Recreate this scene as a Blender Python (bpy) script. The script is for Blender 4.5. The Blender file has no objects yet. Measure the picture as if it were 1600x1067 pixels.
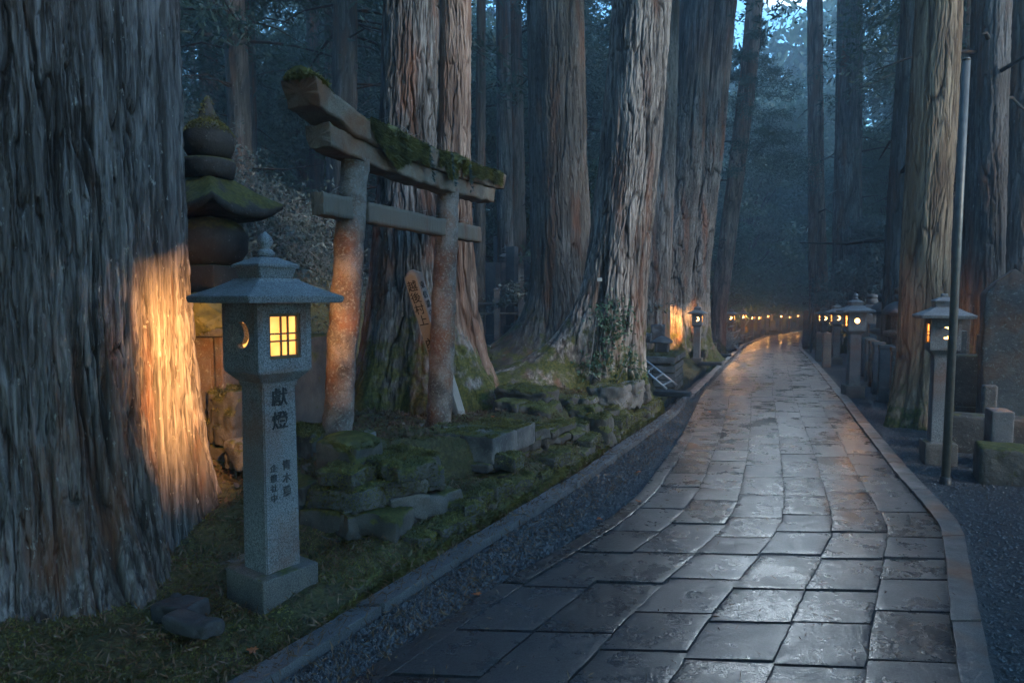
import bpy, bmesh, math, random
import numpy as np
from mathutils import Vector, Matrix
R = math.radians
random.seed(7)
sc = bpy.context.scene
C = sc.collection
F, H, TILT = 1066.7, 1.75, R(3.73)

# ---------------------------------------------------------------- camera maths
def ray(px, py):
    x, u = (px-800)/F, (533.5-py)/F
    return Vector((x, math.cos(TILT)+u*math.sin(TILT), -math.sin(TILT)+u*math.cos(TILT)))
def W(px, py, Y):
    d = ray(px, py); return Vector((0, 0, H)) + d*(Y/d.y)
def G(px, py, z=0.0):
    d = ray(px, py); return Vector((0, 0, H)) + d*((z-H)/d.z)

# ---------------------------------------------------------------- noise
def _hash(a, b, c, seed):
    n = (a.astype(np.int64)*374761393 + b.astype(np.int64)*668265263 + c.astype(np.int64)*2246822519 + seed*3266489917) & 0xffffffff
    n = ((n ^ (n >> 13))*1274126177) & 0xffffffff
    n = ((n ^ (n >> 16))*2654435761) & 0xffffffff
    return ((n >> 8) & 0xffff)/65535.0
def vn(x, y, z=None, seed=0, per=0):
    x = np.asarray(x, float); y = np.asarray(y, float)+0*x
    z = np.zeros_like(x) if z is None else np.asarray(z, float)+0*x
    x0, y0, z0 = np.floor(x), np.floor(y), np.floor(z)
    fx, fy, fz = x-x0, y-y0, z-z0
    fx, fy, fz = [f*f*(3-2*f) for f in (fx, fy, fz)]
    xa, xb = x0, x0+1
    if per: xa, xb = np.mod(xa, per), np.mod(xb, per)
    r = 0
    for k, wz in ((z0, 1-fz), (z0+1, fz)):
        for j, wy in ((y0, 1-fy), (y0+1, fy)):
            r = r + wz*wy*((1-fx)*_hash(xa, j, k, seed) + fx*_hash(xb, j, k, seed))
    return r
def fbm(x, y, z=None, seed=0, oc=3, per=0):
    s, a, t = 0, 1.0, 0
    for o in range(oc):
        m = 2**o
        s = s + a*vn(x*m, y*m, None if z is None else z*m, seed+o*17, per*m); t += a; a *= .5
    return s/t
def sstep(a, b, x):
    t = np.clip((x-a)/(b-a), 0, 1); return t*t*(3-2*t)

# ---------------------------------------------------------------- meshes / objects
def mk(name, V, Fa, smooth=True):
    V = np.asarray(V, np.float32); Fa = np.asarray(Fa, np.int32)
    me = bpy.data.meshes.new(name); k = Fa.shape[1]
    me.vertices.add(len(V)); me.vertices.foreach_set('co', V.ravel())
    me.loops.add(Fa.size); me.loops.foreach_set('vertex_index', Fa.ravel())
    me.polygons.add(len(Fa)); me.polygons.foreach_set('loop_start', np.arange(0, Fa.size, k, dtype=np.int32))
    me.polygons.foreach_set('use_smooth', np.full(len(Fa), smooth))
    me.update(calc_edges=True); me.validate()
    return me
def attr(me, name, vals):
    a = me.attributes.new(name, 'FLOAT', 'POINT'); a.data.foreach_set('value', np.asarray(vals, np.float32))
def link(name, me, mat, parent=None, loc=None, rot=None):
    o = bpy.data.objects.new(name, me); C.objects.link(o)
    if mat is not None and me is not None and not me.materials: me.materials.append(mat)
    if parent is not None: o.parent = parent
    if loc is not None: o.location = loc
    if rot is not None: o.rotation_euler = rot
    return o
def tag(o, label=None, cat=None, group=None, kind=None):
    for k, v in (('label', label), ('category', cat), ('group', group), ('kind', kind)):
        if v: o[k] = v
    return o
def thing(name, label, cat, loc=(0, 0, 0), rz=0, group=None):
    o = bpy.data.objects.new(name, None); C.objects.link(o); o.empty_display_size = .2
    o.location = loc; o.rotation_euler = (0, 0, rz)
    return tag(o, label, cat, group)
def copy_tree(o, parent=None, with_lights=True):
    c = o.copy(); C.objects.link(c); c.parent = parent
    for ch in o.children:
        if ch.type == 'LIGHT' and not with_lights: continue
        copy_tree(ch, c, with_lights)
    return c
def cat_(parts):
    V, Fa, n = [], [], 0
    for v, f in parts:
        V.append(np.asarray(v, float)); Fa.append(np.asarray(f)+n); n += len(v)
    return np.vstack(V), np.vstack(Fa)
def nodes_(h, r, n):
    r = min(r, h*.9)
    return np.concatenate(([-h, -h+.3*r], np.linspace(-h+r, h-r, max(n, 2)), [h-.3*r, h]))
def rbox(dim, r=.02, n=(4, 4, 4), amp=0, freq=4, seed=0, warp=0, wf=1.5, taper=1.0, sharp=False):
    """rounded, roughened block centred on the origin"""
    h = [d/2 for d in dim]; ax = [nodes_(h[i], r, n[i]) for i in range(3)]
    N = [len(a)-1 for a in ax]; P, Q, c = [], [], 0
    for a in range(3):
        b, d = (a+1) % 3, (a+2) % 3
        for side in (0, N[a]):
            I, J = np.meshgrid(np.arange(N[b]+1), np.arange(N[d]+1), indexing='ij')
            g = np.zeros(I.shape+(3,), int); g[..., a] = side; g[..., b] = I; g[..., d] = J
            idx = np.arange(I.size).reshape(I.shape)+c
            q = np.stack([idx[:-1, :-1], idx[1:, :-1], idx[1:, 1:], idx[:-1, 1:]], -1).reshape(-1, 4)
            if side == 0: q = q[:, ::-1]
            P.append(g.reshape(-1, 3)); Q.append(q); c += I.size
    P = np.vstack(P); Q = np.vstack(Q)
    U, inv = np.unique(P, axis=0, return_inverse=True); Q = inv.reshape(-1)[Q]
    p = np.stack([ax[i][U[:, i]] for i in range(3)], -1)
    rr = [min(r, x*.9) for x in h]
    q = np.stack([np.clip(p[:, i], -h[i]+rr[i], h[i]-rr[i]) for i in range(3)], -1)
    d = p-q; nrm = d/np.maximum(np.linalg.norm(d, axis=1, keepdims=True), 1e-9)
    p = q+nrm*min(rr)
    for i in range(3): p[:, i] *= h[i]/np.abs(p[:, i]).max()
    if warp:
        for i in range(3):
            p[:, i] += (fbm(p[:, 0]*wf+i*9, p[:, 1]*wf, p[:, 2]*wf+seed, seed+i, 2)-.5)*warp*2
    if amp:
        f = fbm(p[:, 0]*freq+seed, p[:, 1]*freq, p[:, 2]*freq, seed, 4)
        p = p+nrm*((f-.5)*2*amp)[:, None]
    if taper != 1:
        t = (p[:, 2]+h[2])/(2*h[2]); k = 1+(taper-1)*t
        p[:, 0] *= k; p[:, 1] *= k
    return p, Q
def xf(part, loc=(0, 0, 0), rz=0, rx=0, ry=0):
    v, f = part
    m = Matrix.Rotation(rz, 3, 'Z') @ Matrix.Rotation(ry, 3, 'Y') @ Matrix.Rotation(rx, 3, 'X')
    return np.asarray(v) @ np.array(m).T + np.array(loc), f
def loft(secs, cap=True, m=None):
    """rings of equal point count -> tube of quads"""
    S = np.array(secs, float); k, n = S.shape[:2]
    V = S.reshape(-1, 3); idx = np.arange(k*n).reshape(k, n); nx = np.roll(idx, -1, 1)
    Q = np.stack([idx[:-1], nx[:-1], nx[1:], idx[1:]], -1).reshape(-1, 4)
    if cap:
        for row, flip in ((0, 1), (k-1, 0)):
            c = len(V); V = np.vstack([V, S[row].mean(0)[None]])
            a, b = idx[row], nx[row]; cc = np.full(n, c)
            # two triangles are written as one quad with a mid point
            mid = (S[row] + np.roll(S[row], -1, 0))/2
            mi = np.arange(n)+len(V); V = np.vstack([V, mid])
            prev = np.roll(mi, 1)
            q = np.stack([cc, prev, a, mi], -1)
            if flip: q = q[:, ::-1]
            Q = np.vstack([Q, q])
    return V, Q
def squares(secs):
    out = []
    for z, hx in secs:
        out.append([(hx, -hx, z), (hx, hx, z), (-hx, hx, z), (-hx, -hx, z)])
    return out
def circ(secs, n=20, cx=0, cy=0):
    out = []
    for z, r in secs:
        out.append([(cx+r*math.cos(2*math.pi*i/n), cy+r*math.sin(2*math.pi*i/n), z) for i in range(n)])
    return out
def tube(pts, rad, n=8):
    pts = [Vector(p) for p in pts]; rad = rad if hasattr(rad, '__len__') else [rad]*len(pts); rings = []
    for i, p in enumerate(pts):
        t = (pts[min(i+1, len(pts)-1)]-pts[max(i-1, 0)]).normalized()
        a = t.cross(Vector((0, 0, 1)) if abs(t.z) < .95 else Vector((1, 0, 0))).normalized(); b = t.cross(a)
        rings.append([tuple(p+(a*math.cos(2*math.pi*j/n)+b*math.sin(2*math.pi*j/n))*rad[i]) for j in range(n)][::-1])
    return loft(rings)
def bevelled(name, part, w=.006, smooth=False):
    me = mk(name, *part, smooth=smooth); bm = bmesh.new(); bm.from_mesh(me)
    es = [e for e in bm.edges if len(e.link_faces) == 2 and e.calc_face_angle(0) > .3]
    bmesh.ops.bevel(bm, geom=es, offset=w, segments=2, affect='EDGES', clamp_overlap=True)
    bm.to_mesh(me); bm.free(); return me
def curve_plate(name, loops, thick):
    """flat plate in XZ with holes, thickness along Y"""
    cu = bpy.data.curves.new(name, 'CURVE'); cu.dimensions = '2D'; cu.fill_mode = 'BOTH'; cu.extrude = thick/2
    for lp in loops:
        s = cu.splines.new('POLY'); s.points.add(len(lp)-1); s.use_cyclic_u = True
        for p, (x, y) in zip(s.points, lp): p.co = (x, y, 0, 1)
    o = bpy.data.objects.new(name, cu); C.objects.link(o); bpy.context.view_layer.update()
    dg = bpy.context.evaluated_depsgraph_get()
    me = bpy.data.meshes.new_from_object(o.evaluated_get(dg), depsgraph=dg)
    bpy.data.objects.remove(o); bpy.data.curves.remove(cu)
    me.transform(Matrix.Rotation(R(90), 4, 'X')); me.name = name
    for p in me.polygons: p.use_smooth = False
    me.materials.clear()
    return me
def text_mesh(name, chars, size, gap=1.05, thick=.002, squash=1.0):
    """vertical writing in the XZ plane, facing -Y"""
    cu = bpy.data.curves.new(name, 'FONT'); cu.body = '\n'.join(chars); cu.size = size
    cu.align_x = 'CENTER'; cu.space_line = gap; cu.extrude = thick; cu.offset = size*.008
    o = bpy.data.objects.new(name, cu); C.objects.link(o); bpy.context.view_layer.update()
    dg = bpy.context.evaluated_depsgraph_get()
    me = bpy.data.meshes.new_from_object(o.evaluated_get(dg), depsgraph=dg)
    bpy.data.objects.remove(o); bpy.data.curves.remove(cu)
    me.transform(Matrix.Rotation(R(90), 4, 'X')); me.name = name; me.materials.clear()
    return me
def surf_pts(V, Q, n, zmin=.3, rng=None):
    rng = rng or np.random.default_rng(1)
    V = np.asarray(V, float); a, b, c, d = [V[Q[:, i]] for i in range(4)]
    nr = np.cross(c-a, d-b); ar = np.linalg.norm(nr, axis=1); nr = nr/np.maximum(ar, 1e-12)[:, None]
    w = ar*(nr[:, 2] > zmin)
    if w.sum() <= 0: return np.zeros((0, 3)), np.zeros((0, 3))
    i = rng.choice(len(Q), n, p=w/w.sum()); u, v = rng.random((2, n, 1))
    return (a[i]*(1-u)+b[i]*u)*(1-v)+(d[i]*(1-u)+c[i]*u)*v, nr[i]
def blades(P, Nn, L, w, seed=0, spread=.7, droop=0.0):
    rng = np.random.default_rng(seed); n = len(P)
    d = Nn+rng.normal(size=(n, 3))*spread; d[:, 2] -= droop; d /= np.linalg.norm(d, axis=1, keepdims=True)
    s = np.cross(d, rng.normal(size=(n, 3))); s /= np.maximum(np.linalg.norm(s, axis=1, keepdims=True), 1e-6)
    l = (L*(.5+rng.random((n, 1)))); ww = w*(.6+.8*rng.random((n, 1)))
    V = np.stack([P-s*ww*.3, P+d*l*.5+s*ww, P+d*l, P+d*l*.5-s*ww], 1).reshape(-1, 3)
    return V, np.arange(4*n).reshape(n, 4)

# ---------------------------------------------------------------- materials
class NT:
    def __init__(s, name):
        s.m = bpy.data.materials.new(name); s.m.use_nodes = True; s.t = s.m.node_tree
        s.b = s.t.nodes['Principled BSDF']; s.o = s.t.nodes['Material Output']
        s.tc = None
    def n(s, typ, **kw):
        x = s.t.nodes.new('ShaderNode'+typ)
        for k, v in kw.items():
            if k.startswith('i_'): s.set(x.inputs[k[2:].replace('_', ' ')], v)
            else: setattr(x, k, v)
        return x
    def set(s, inp, v):
        if isinstance(v, bpy.types.NodeSocket): s.t.links.new(v, inp)
        elif isinstance(v, (tuple, list)) and len(v) == 3 and inp.type == 'RGBA': inp.default_value = (*v, 1)
        else: inp.default_value = v
    def co(s, scale=(1, 1, 1), gen=False):
        if s.tc is None: s.tc = s.n('TexCoord')
        mp = s.n('Mapping'); s.set(mp.inputs['Vector'], s.tc.outputs['Object'])
        mp.inputs['Scale'].default_value = scale if hasattr(scale, '__len__') else (scale,)*3
        return mp.outputs[0]
    def noise(s, scale, detail=4, rough=.55, stretch=(1, 1, 1), dist=0):
        x = s.n('TexNoise', i_Scale=scale, i_Detail=detail, i_Roughness=rough, i_Distortion=dist)
        s.set(x.inputs['Vector'], s.co(stretch)); return x.outputs['Fac']
    def ramp(s, f, a, b, ca=0.0, cb=1.0):
        x = s.n('MapRange', clamp=True); s.set(x.inputs[0], f)
        for i, v in zip((1, 2, 3, 4), (a, b, ca, cb)): s.set(x.inputs[i], v)
        return x.outputs[0]
    def mix(s, f, a, b, mode='MIX'):
        x = s.n('Mix', data_type='RGBA', blend_type=mode); s.set(x.inputs[0], f); s.set(x.inputs[6], a); s.set(x.inputs[7], b)
        return x.outputs[2]
    def math(s, op, a, b=0.0):
        x = s.n('Math', operation=op, use_clamp=False); s.set(x.inputs[0], a); s.set(x.inputs[1], b); return x.outputs[0]
    def bump(s, h, strength=.5, dist=.01, prev=None):
        x = s.n('Bump', i_Strength=strength, i_Distance=dist); s.set(x.inputs['Height'], h)
        if prev is not None: s.set(x.inputs['Normal'], prev)
        return x.outputs[0]
    def nz(s):
        g = s.n('NewGeometry'); x = s.n('SeparateXYZ'); s.set(x.inputs[0], g.outputs['Normal']); return x.outputs[2]
    def posz(s):
        if s.tc is None: s.tc = s.n('TexCoord')
        x = s.n('SeparateXYZ'); s.set(x.inputs[0], s.tc.outputs['Object']); return x.outputs[2]
    def at(s, name):
        return s.n('Attribute', attribute_name=name).outputs['Fac']
    def done(s, col, rough=.85, normal=None, spec=.3, **kw):
        s.set(s.b.inputs['Base Color'], col); s.set(s.b.inputs['Roughness'], rough)
        s.set(s.b.inputs['Specular IOR Level'], spec)
        if normal is not None: s.set(s.b.inputs['Normal'], normal)
        for k, v in kw.items(): s.set(s.b.inputs[k.replace('_', ' ')], v)
        return s.m
MOSS1, MOSS2 = (.088, .086, .022), (.03, .037, .013)
def stone(name, c1, c2, moss=.3, lichen=.3, speck=.5, rough=.75, rust=0.0, scale=1.0, bump=.6):
    s = NT(name)
    base = s.mix(s.ramp(s.noise(3*scale, 5), .35, .65), c1, c2)
    sp = s.ramp(s.noise(170*scale, 2, .6), .35, .65, 1-speck*.6, 1+speck*.5)
    base = s.mix(1.0, base, s.n('CombineColor', i_Red=sp, i_Green=sp, i_Blue=sp).outputs[0], 'MULTIPLY')
    if rust: base = s.mix(s.ramp(s.noise(2.3*scale, 5), .5-.15*rust, .72-.12*rust, 0, .85), base, (.16, .062, .025))
    if lichen: base = s.mix(s.ramp(s.noise(26*scale, 7, .75), .66-.10*lichen, .72-.09*lichen, 0, .65), base, (.24, .25, .23))
    nn = s.noise(5*scale, 6, .65)
    up = s.ramp(s.nz(), -.1, .8)
    mf = s.math('ADD', s.math('MULTIPLY', up, .42*min(1, moss*2)), s.math('MULTIPLY', nn, 1.0))
    mfac = s.ramp(mf, 1.02-.5*moss, 1.12-.5*moss) if moss > 0 else 0.0
    mc = s.mix(s.ramp(s.noise(28, 4), .35, .65), MOSS2, MOSS1)
    col = s.mix(mfac, base, mc) if moss > 0 else base
    n1 = s.bump(s.noise(9*scale, 6, .6), bump, .02)
    n2 = s.bump(s.noise(120*scale, 3, .6), bump*.6, .004, n1)
    return s.done(col, s.ramp(s.noise(8, 3), .3, .7, rough-.15, rough+.15), n2)
def bark(name, dark, mid, light, red=(.13, .055, .03), redamt=.3, moss=.4, mossh=1.2, f=9.0, bump=1.0, patch=.3):
    s = NT(name)
    st = (1, 1, .09)
    a = s.noise(f, 6, .65, st, .3); b = s.noise(f*3.2, 5, .6, (1, 1, .06), .4); big = s.noise(2.2, 3, .5, (1, 1, .35))
    rg = s.ramp(s.at('ridge'), .25, .95)
    col = s.mix(s.math('MULTIPLY', s.ramp(a, .38, .62), rg), dark, mid)
    col = s.mix(s.ramp(s.math('ADD', s.math('MULTIPLY', b, .6), s.math('MULTIPLY', big, .4)), .47, .62, 0, rg), col, light)
    col = s.mix(s.ramp(s.noise(3.1, 4, .6, (1, 1, .16)), .56-.14*redamt, .7-.1*redamt, 0, .8), col, red)
    if patch: col = s.mix(s.ramp(s.noise(26, 5, .7, (1, 1, .45)), .69-.12*patch, .72-.1*patch, 0, .7), col, (.3, .31, .29))
    if moss:
        hz = s.ramp(s.posz(), 0.0, mossh, .34, 0)
        mf = s.ramp(s.math('ADD', hz, s.noise(4.5, 6, .65)), .78-.2*moss, .9-.2*moss)
        col = s.mix(mf, col, s.mix(s.ramp(s.noise(30, 4), .35, .65), MOSS2, MOSS1))
    n1 = s.bump(a, bump, .03); n2 = s.bump(b, bump*.8, .012, n1); n3 = s.bump(s.noise(70, 3, .6, (1, 1, .15)), bump*.6, .004, n2)
    return s.done(col, .85, n3, .25)
def leafm(name, c1, c2, c3=None, tr=.35, vscale=1.6):
    s = NT(name)
    col = s.mix(s.ramp(s.noise(vscale, 3), .38, .62), c1, c2)
    if c3: col = s.mix(s.ramp(s.noise(9, 4, .7), .6, .72), col, c3)
    d = s.n('BsdfDiffuse'); t = s.n('BsdfTranslucent'); g = s.n('BsdfGlossy', i_Roughness=.45); g.inputs['Color'].default_value = (.5, .5, .5, 1)
    s.set(d.inputs[0], col); s.set(t.inputs[0], col)
    m = s.n('MixShader'); m.inputs[0].default_value = tr; s.set(m.inputs[1], d.outputs[0]); s.set(m.inputs[2], t.outputs[0])
    m2 = s.n('MixShader'); m2.inputs[0].default_value = .06; s.set(m2.inputs[1], m.outputs[0]); s.set(m2.inputs[2], g.outputs[0])
    s.set(s.o.inputs['Surface'], m2.outputs[0]); return s.m
def emis(name, col, st):
    s = NT(name); e = s.n('Emission'); e.inputs[0].default_value = (*col, 1); e.inputs[1].default_value = st
    s.set(s.o.inputs['Surface'], e.outputs[0]); return s.m
def paper(name, st, tr=0):
    s = NT(name); e = s.n('Emission')
    c = s.mix(s.ramp(s.noise(9, 3), .3, .7), (1, .38, .075), (1, .48, .13)); s.set(e.inputs[0], c)
    s.set(e.inputs[1], s.ramp(s.noise(5, 2), .3, .7, st*.7, st*1.2)); s.set(s.o.inputs['Surface'], e.outputs[0])
    if not tr:
        tl_ = s.n('BsdfTranslucent'); tl_.inputs[0].default_value = (.016, .0072, .0022, 1); ad = s.n('AddShader'); s.set(ad.inputs[0], e.outputs[0]); s.set(ad.inputs[1], tl_.outputs[0]); s.set(s.o.inputs['Surface'], ad.outputs[0])
    if tr:
        x = s.n('MixShader'); x.inputs[0].default_value = tr; tb_ = s.n('BsdfTransparent'); s.set(x.inputs[1], e.outputs[0]); s.set(x.inputs[2], tb_.outputs[0]); s.set(s.o.inputs['Surface'], x.outputs[0])
    return s.m

M = {}
M['lantern'] = stone('lantern_granite', (.17, .18, .19), (.125, .13, .14), moss=.04, lichen=.1, speck=1.1, rough=.7, rust=.25, bump=.35)
M['lantern_roof'] = stone('lantern_roof_granite', (.18, .19, .20), (.13, .14, .15), moss=.22, lichen=.25, speck=1.1, rough=.55, bump=.4)
M['plinth'] = stone('plinth_stone', (.12, .11, .10), (.08, .08, .08), moss=.42, lichen=.3, speck=.8)
M['old'] = stone('old_grave_stone', (.12, .12, .125), (.075, .075, .08), moss=.36, lichen=.6)
M['oldred'] = stone('brown_grave_stone', (.14, .115, .10), (.07, .062, .06), moss=.25, lichen=1.0, rust=.3, bump=1.0)
M['rock'] = stone('wall_rock', (.105, .095, .088), (.055, .053, .055), moss=.55, lichen=.4, scale=1.3, bump=1.0)
M['rockm'] = stone('mossy_wall_rock', (.10, .09, .08), (.05, .05, .05), moss=.72, lichen=.3, scale=1.3, bump=1.0)
M['slabrock'] = stone('pale_slab_rock', (.17, .16, .15), (.07, .068, .07), moss=.45, lichen=.8, scale=1.3, bump=1.0)
M['torii'] = stone('torii_stone', (.20, .17, .15), (.05, .042, .038), moss=.40, lichen=1.3, rust=.22, speck=1.2, scale=1.6, bump=1.0)
M['beam'] = stone('torii_beam_stone', (.19, .16, .125), (.10, .085, .07), moss=.45, lichen=.4, rust=.4, speck=.8, bump=.8)
M['kerb'] = stone('kerb_granite', (.10, .105, .115), (.075, .08, .088), moss=.06, lichen=.1, speck=.8, rough=.5, bump=.5)
M['kerbw'] = stone('warm_kerb_granite', (.13, .11, .10), (.09, .08, .078), moss=.04, lichen=.1, speck=.8, rough=.45, rust=.2, bump=.5)
M['gdark'] = stone('gravestone_mossy_dark', (.07, .066, .062), (.035, .034, .034), moss=.4, lichen=.8, bump=1.0)
M['stupastone'] = stone('dark_stupa_stone', (.035, .034, .032), (.018, .018, .018), moss=.5, lichen=.5, bump=1.0)  # dark mossy stone of the huge stupa
M['dark'] = stone('dark_stone', (.05, .05, .052), (.035, .035, .038), moss=.2, lichen=.15)
def simple(name, col, rough=.6, metal=0.0, var=.3):
    s = NT(name); c2 = tuple(c*(1-var) for c in col)
    return s.done(s.mix(s.ramp(s.noise(12, 4), .35, .65), col, c2), rough, s.bump(s.noise(60, 3), .2, .003), .4, Metallic=metal)
M['pole'] = simple('pole_steel', (.16, .155, .14), .45, .3)
M['polewarm'] = simple('pole_pipe', (.30, .24, .16), .5)
M['black'] = simple('black_paint', (.02, .02, .022), .5)
M['alu'] = simple('ladder_aluminium', (.42, .43, .45), .35, .7)
M['plank'] = bark('weathered_plank', (.13, .11, .09), (.24, .2, .165), (.33, .28, .23), redamt=.1, moss=.0, f=14, bump=.6, patch=0)
M['wood'] = bark('grave_post_wood', (.24, .235, .225), (.34, .335, .32), (.42, .41, .39), redamt=0, moss=0, f=16, bump=.4, patch=.2)
M['woodside'] = bark('grave_post_side_wood', (.30, .24, .18), (.38, .31, .24), (.45, .38, .3), redamt=0, moss=0, f=16, bump=.4, patch=.0)
M['ink'] = simple('ink', (.012, .012, .014), .7)
M['carved'] = simple('carved_letter', (.022, .024, .027), .8)
M['faint'] = simple('worn_carved_letter', (.055, .058, .062), .8)
M['lattice'] = simple('lattice_wood', (.16, .10, .05), .6)
M['bark_giant'] = bark('giant_cedar_bark', (.026, .022, .02), (.10, .092, .09), (.21, .20, .20), redamt=.12, moss=.0, mossh=.8, f=12, patch=.45)
M['bark_grey'] = bark('grey_cedar_bark', (.03, .027, .025), (.10, .095, .095), (.21, .21, .21), redamt=.2, moss=.45, mossh=2.2, f=9, patch=.45)
M['bark_red'] = bark('red_cedar_bark', (.05, .034, .028), (.18, .125, .10), (.32, .25, .21), red=(.17, .085, .055), redamt=.45, moss=.25, mossh=1.0, f=9, patch=.15)
M['bark_tan'] = bark('tan_cypress_bark', (.09, .055, .035), (.26, .175, .11), (.38, .28, .19), red=(.22, .12, .06), redamt=.35, moss=.3, mossh=.9, f=8, patch=.15)
M['bark_pink'] = bark('pale_brown_cedar_bark', (.04, .033, .03), (.18, .155, .14), (.34, .30, .27), redamt=.2, moss=.38, mossh=1.6, f=9, patch=.3)  # paler brown bark of the central cedar
M['bark_dark'] = bark('dark_cedar_bark', (.04, .034, .03), (.085, .072, .064), (.14, .13, .125), redamt=.15, moss=.35, mossh=2, f=9, patch=.35)
M['leafc'] = leafm('cedar_foliage', (.04, .075, .06), (.06, .10, .08), (.09, .13, .10))
M['leafd'] = leafm('broadleaf_foliage', (.05, .095, .06), (.085, .14, .09), (.13, .18, .12))
M['leafs'] = leafm('understory_foliage', (.06, .085, .08), (.10, .13, .125), (.20, .22, .22))
M['leafp'] = leafm('climber_foliage', (.04, .09, .055), (.06, .12, .08), None, vscale=6)
M['twig'] = simple('pale_twig', (.17, .17, .17), .8)
M['mosst'] = leafm('moss_tuft', (.06, .062, .02), (.165, .15, .042), (.20, .18, .065), tr=.25, vscale=7)
M['grasst'] = leafm('bank_herb', (.03, .04, .016), (.065, .072, .028), (.11, .105, .045), tr=.25, vscale=5)
M['pale'] = leafm('pale_leaf', (.25, .27, .27), (.45, .47, .46), None)
M['leafo'] = leafm('orange_leaf', (.5, .16, .05), (.4, .12, .05), None)
M['litter'] = leafm('leaf_litter', (.07, .045, .03), (.12, .08, .05), (.2, .19, .18), vscale=30)
M['paper'] = paper('lantern_paper', .4)
M['paper2'] = paper('lantern_paper_bright', 3.0, .35)
M['needle'] = leafm('dropped_needles', (.10, .055, .03), (.16, .10, .06), (.05, .04, .03), tr=.1, vscale=9)
M['inner'] = simple('lantern_inside', (.3, .27, .22), .8)
HAZE, SUN, SKY, SKYTINT, EXPO = .0045, (24, 128, .7, 12), .15, (.47, .78, .86), 2.55
# ================================================================ GROUND SHAPE
def zp(Y):
    Y = np.asarray(Y, float); return -.027*np.log1p(np.exp(np.clip((Y-11)*1.2, -40, 60)))/1.2
def curve_of(pts, win):
    g = np.arange(-12, 92, .1); p = np.array(pts); v = np.interp(g, p[:, 0], p[:, 1])
    sl0 = (p[1, 1]-p[0, 1])/(p[1, 0]-p[0, 0]); v = np.where(g < p[0, 0], p[0, 1]+(g-p[0, 0])*sl0, v)
    k = int(win/.1)//2; pad = np.pad(v, k, mode='reflect', reflect_type='odd')
    v = np.convolve(pad, np.ones(2*k+1)/(2*k+1), 'valid')
    return lambda Y: np.interp(Y, g, v)
xKI = curve_of([(-4, -4.7), (3.28, -.92), (4.79, -.13), (6.16, .61), (7.26, 1.12), (9.83, 2.35), (13, 3.62), (18.9, 5.84), (33, 11.3), (48, 18), (61, 25.7), (80, 42), (92, 56)], 1.5)
xBL = curve_of([(-4, -4.9), (3.1, -.69), (4.22, .03), (4.84, .50), (5.73, 1.03), (7, 1.55), (8.49, 2.12), (10.5, 2.83), (12.5, 3.50), (18.9, 5.95), (33, 11.4), (48, 18.1), (61, 25.8), (80, 42.1), (92, 56)], 1.0)
xRI = curve_of([(-4, -2.1), (3.1, 2.08), (5.09, 3.26), (6.76, 3.83), (9.5, 4.83), (12, 5.78), (23, 10.0), (29.7, 12.5), (41.6, 17.5), (51.3, 22.3), (61, 29.5), (80, 46), (92, 60)], .5)
xKO = lambda Y: xKI(Y)-.17
xRO = lambda Y: xRI(Y)+.17+.0*Y
def dirv(Y):
    d = Vector((float(xKI(Y+.5)-xKI(Y-.5)), 1, 0)); return d.normalized()
def rzp(Y):                      # heading of the path: local +Y along it
    d = dirv(Y); return -math.atan2(d.x, d.y)
def terr(x, Y):
    x = np.asarray(x, float); Y = np.asarray(Y, float); z0 = zp(Y)
    s = xKO(Y)-x; r = x-xRO(Y)
    ip = lambda a, b: np.interp(Y, a, b)
    dw = ip([4.6, 5.2, 10.5, 12], [.05, .10, .13, .42])
    zl = ip([3.2, 4.2, 5.2, 9, 12, 20], [.03, .09, .14, .13, .03, .0])
    zu = ip([4.3, 4.9, 5.5, 7, 10, 14, 20], [.06, .42, .55, .40, .36, .30, .12])
    sw = ip([4, 4.35, 4.9, 5.3, 5.8, 6, 7, 8, 12], [1.3, .75, .5, 1.0, 1.1, .6, .55, .5, .65])
    nz = (fbm(x*2.2, Y*2.2, seed=3, oc=4)-.5)
    left = zl + nz*.17 - .06*sstep(.25, .0, s-dw)
    left = left + (zu-zl)*sstep(sw, sw+.22, s) + nz*.10*sstep(sw, sw+1, s)
    k = .72+(.14-.72)*sstep(13, 19, Y)
    st = ip([3, 6, 14, 20], [5.2, 4.7, 4.6, 9])
    left = left + k*np.maximum(s-st, 0)*sstep(0, 1.5, s-st) + .25*np.maximum(s-30, 0)
    left = left + (fbm(x*.7, Y*.7, seed=8, oc=3)-.5)*.5*sstep(3, 7, s)
    left = np.minimum(left, 16+nz)
    ditch = -.26+nz*.05
    left = np.where(s < dw, ditch, left)
    left = left + .20*sstep(5.5, 3.5, Y)*sstep(.7, 2.2, s)
    mid = np.full_like(left, -.013) + nz*.012
    right = -.03+nz*.05+.16*np.maximum(r-7, 0)*sstep(7, 10, r)
    right = np.minimum(right, 12)
    z = np.where(s > 0, left, np.where(r > 0, right, mid))
    return z + z0
def tz(x, Y): return float(terr(np.array([x]), np.array([Y]))[0])

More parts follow.
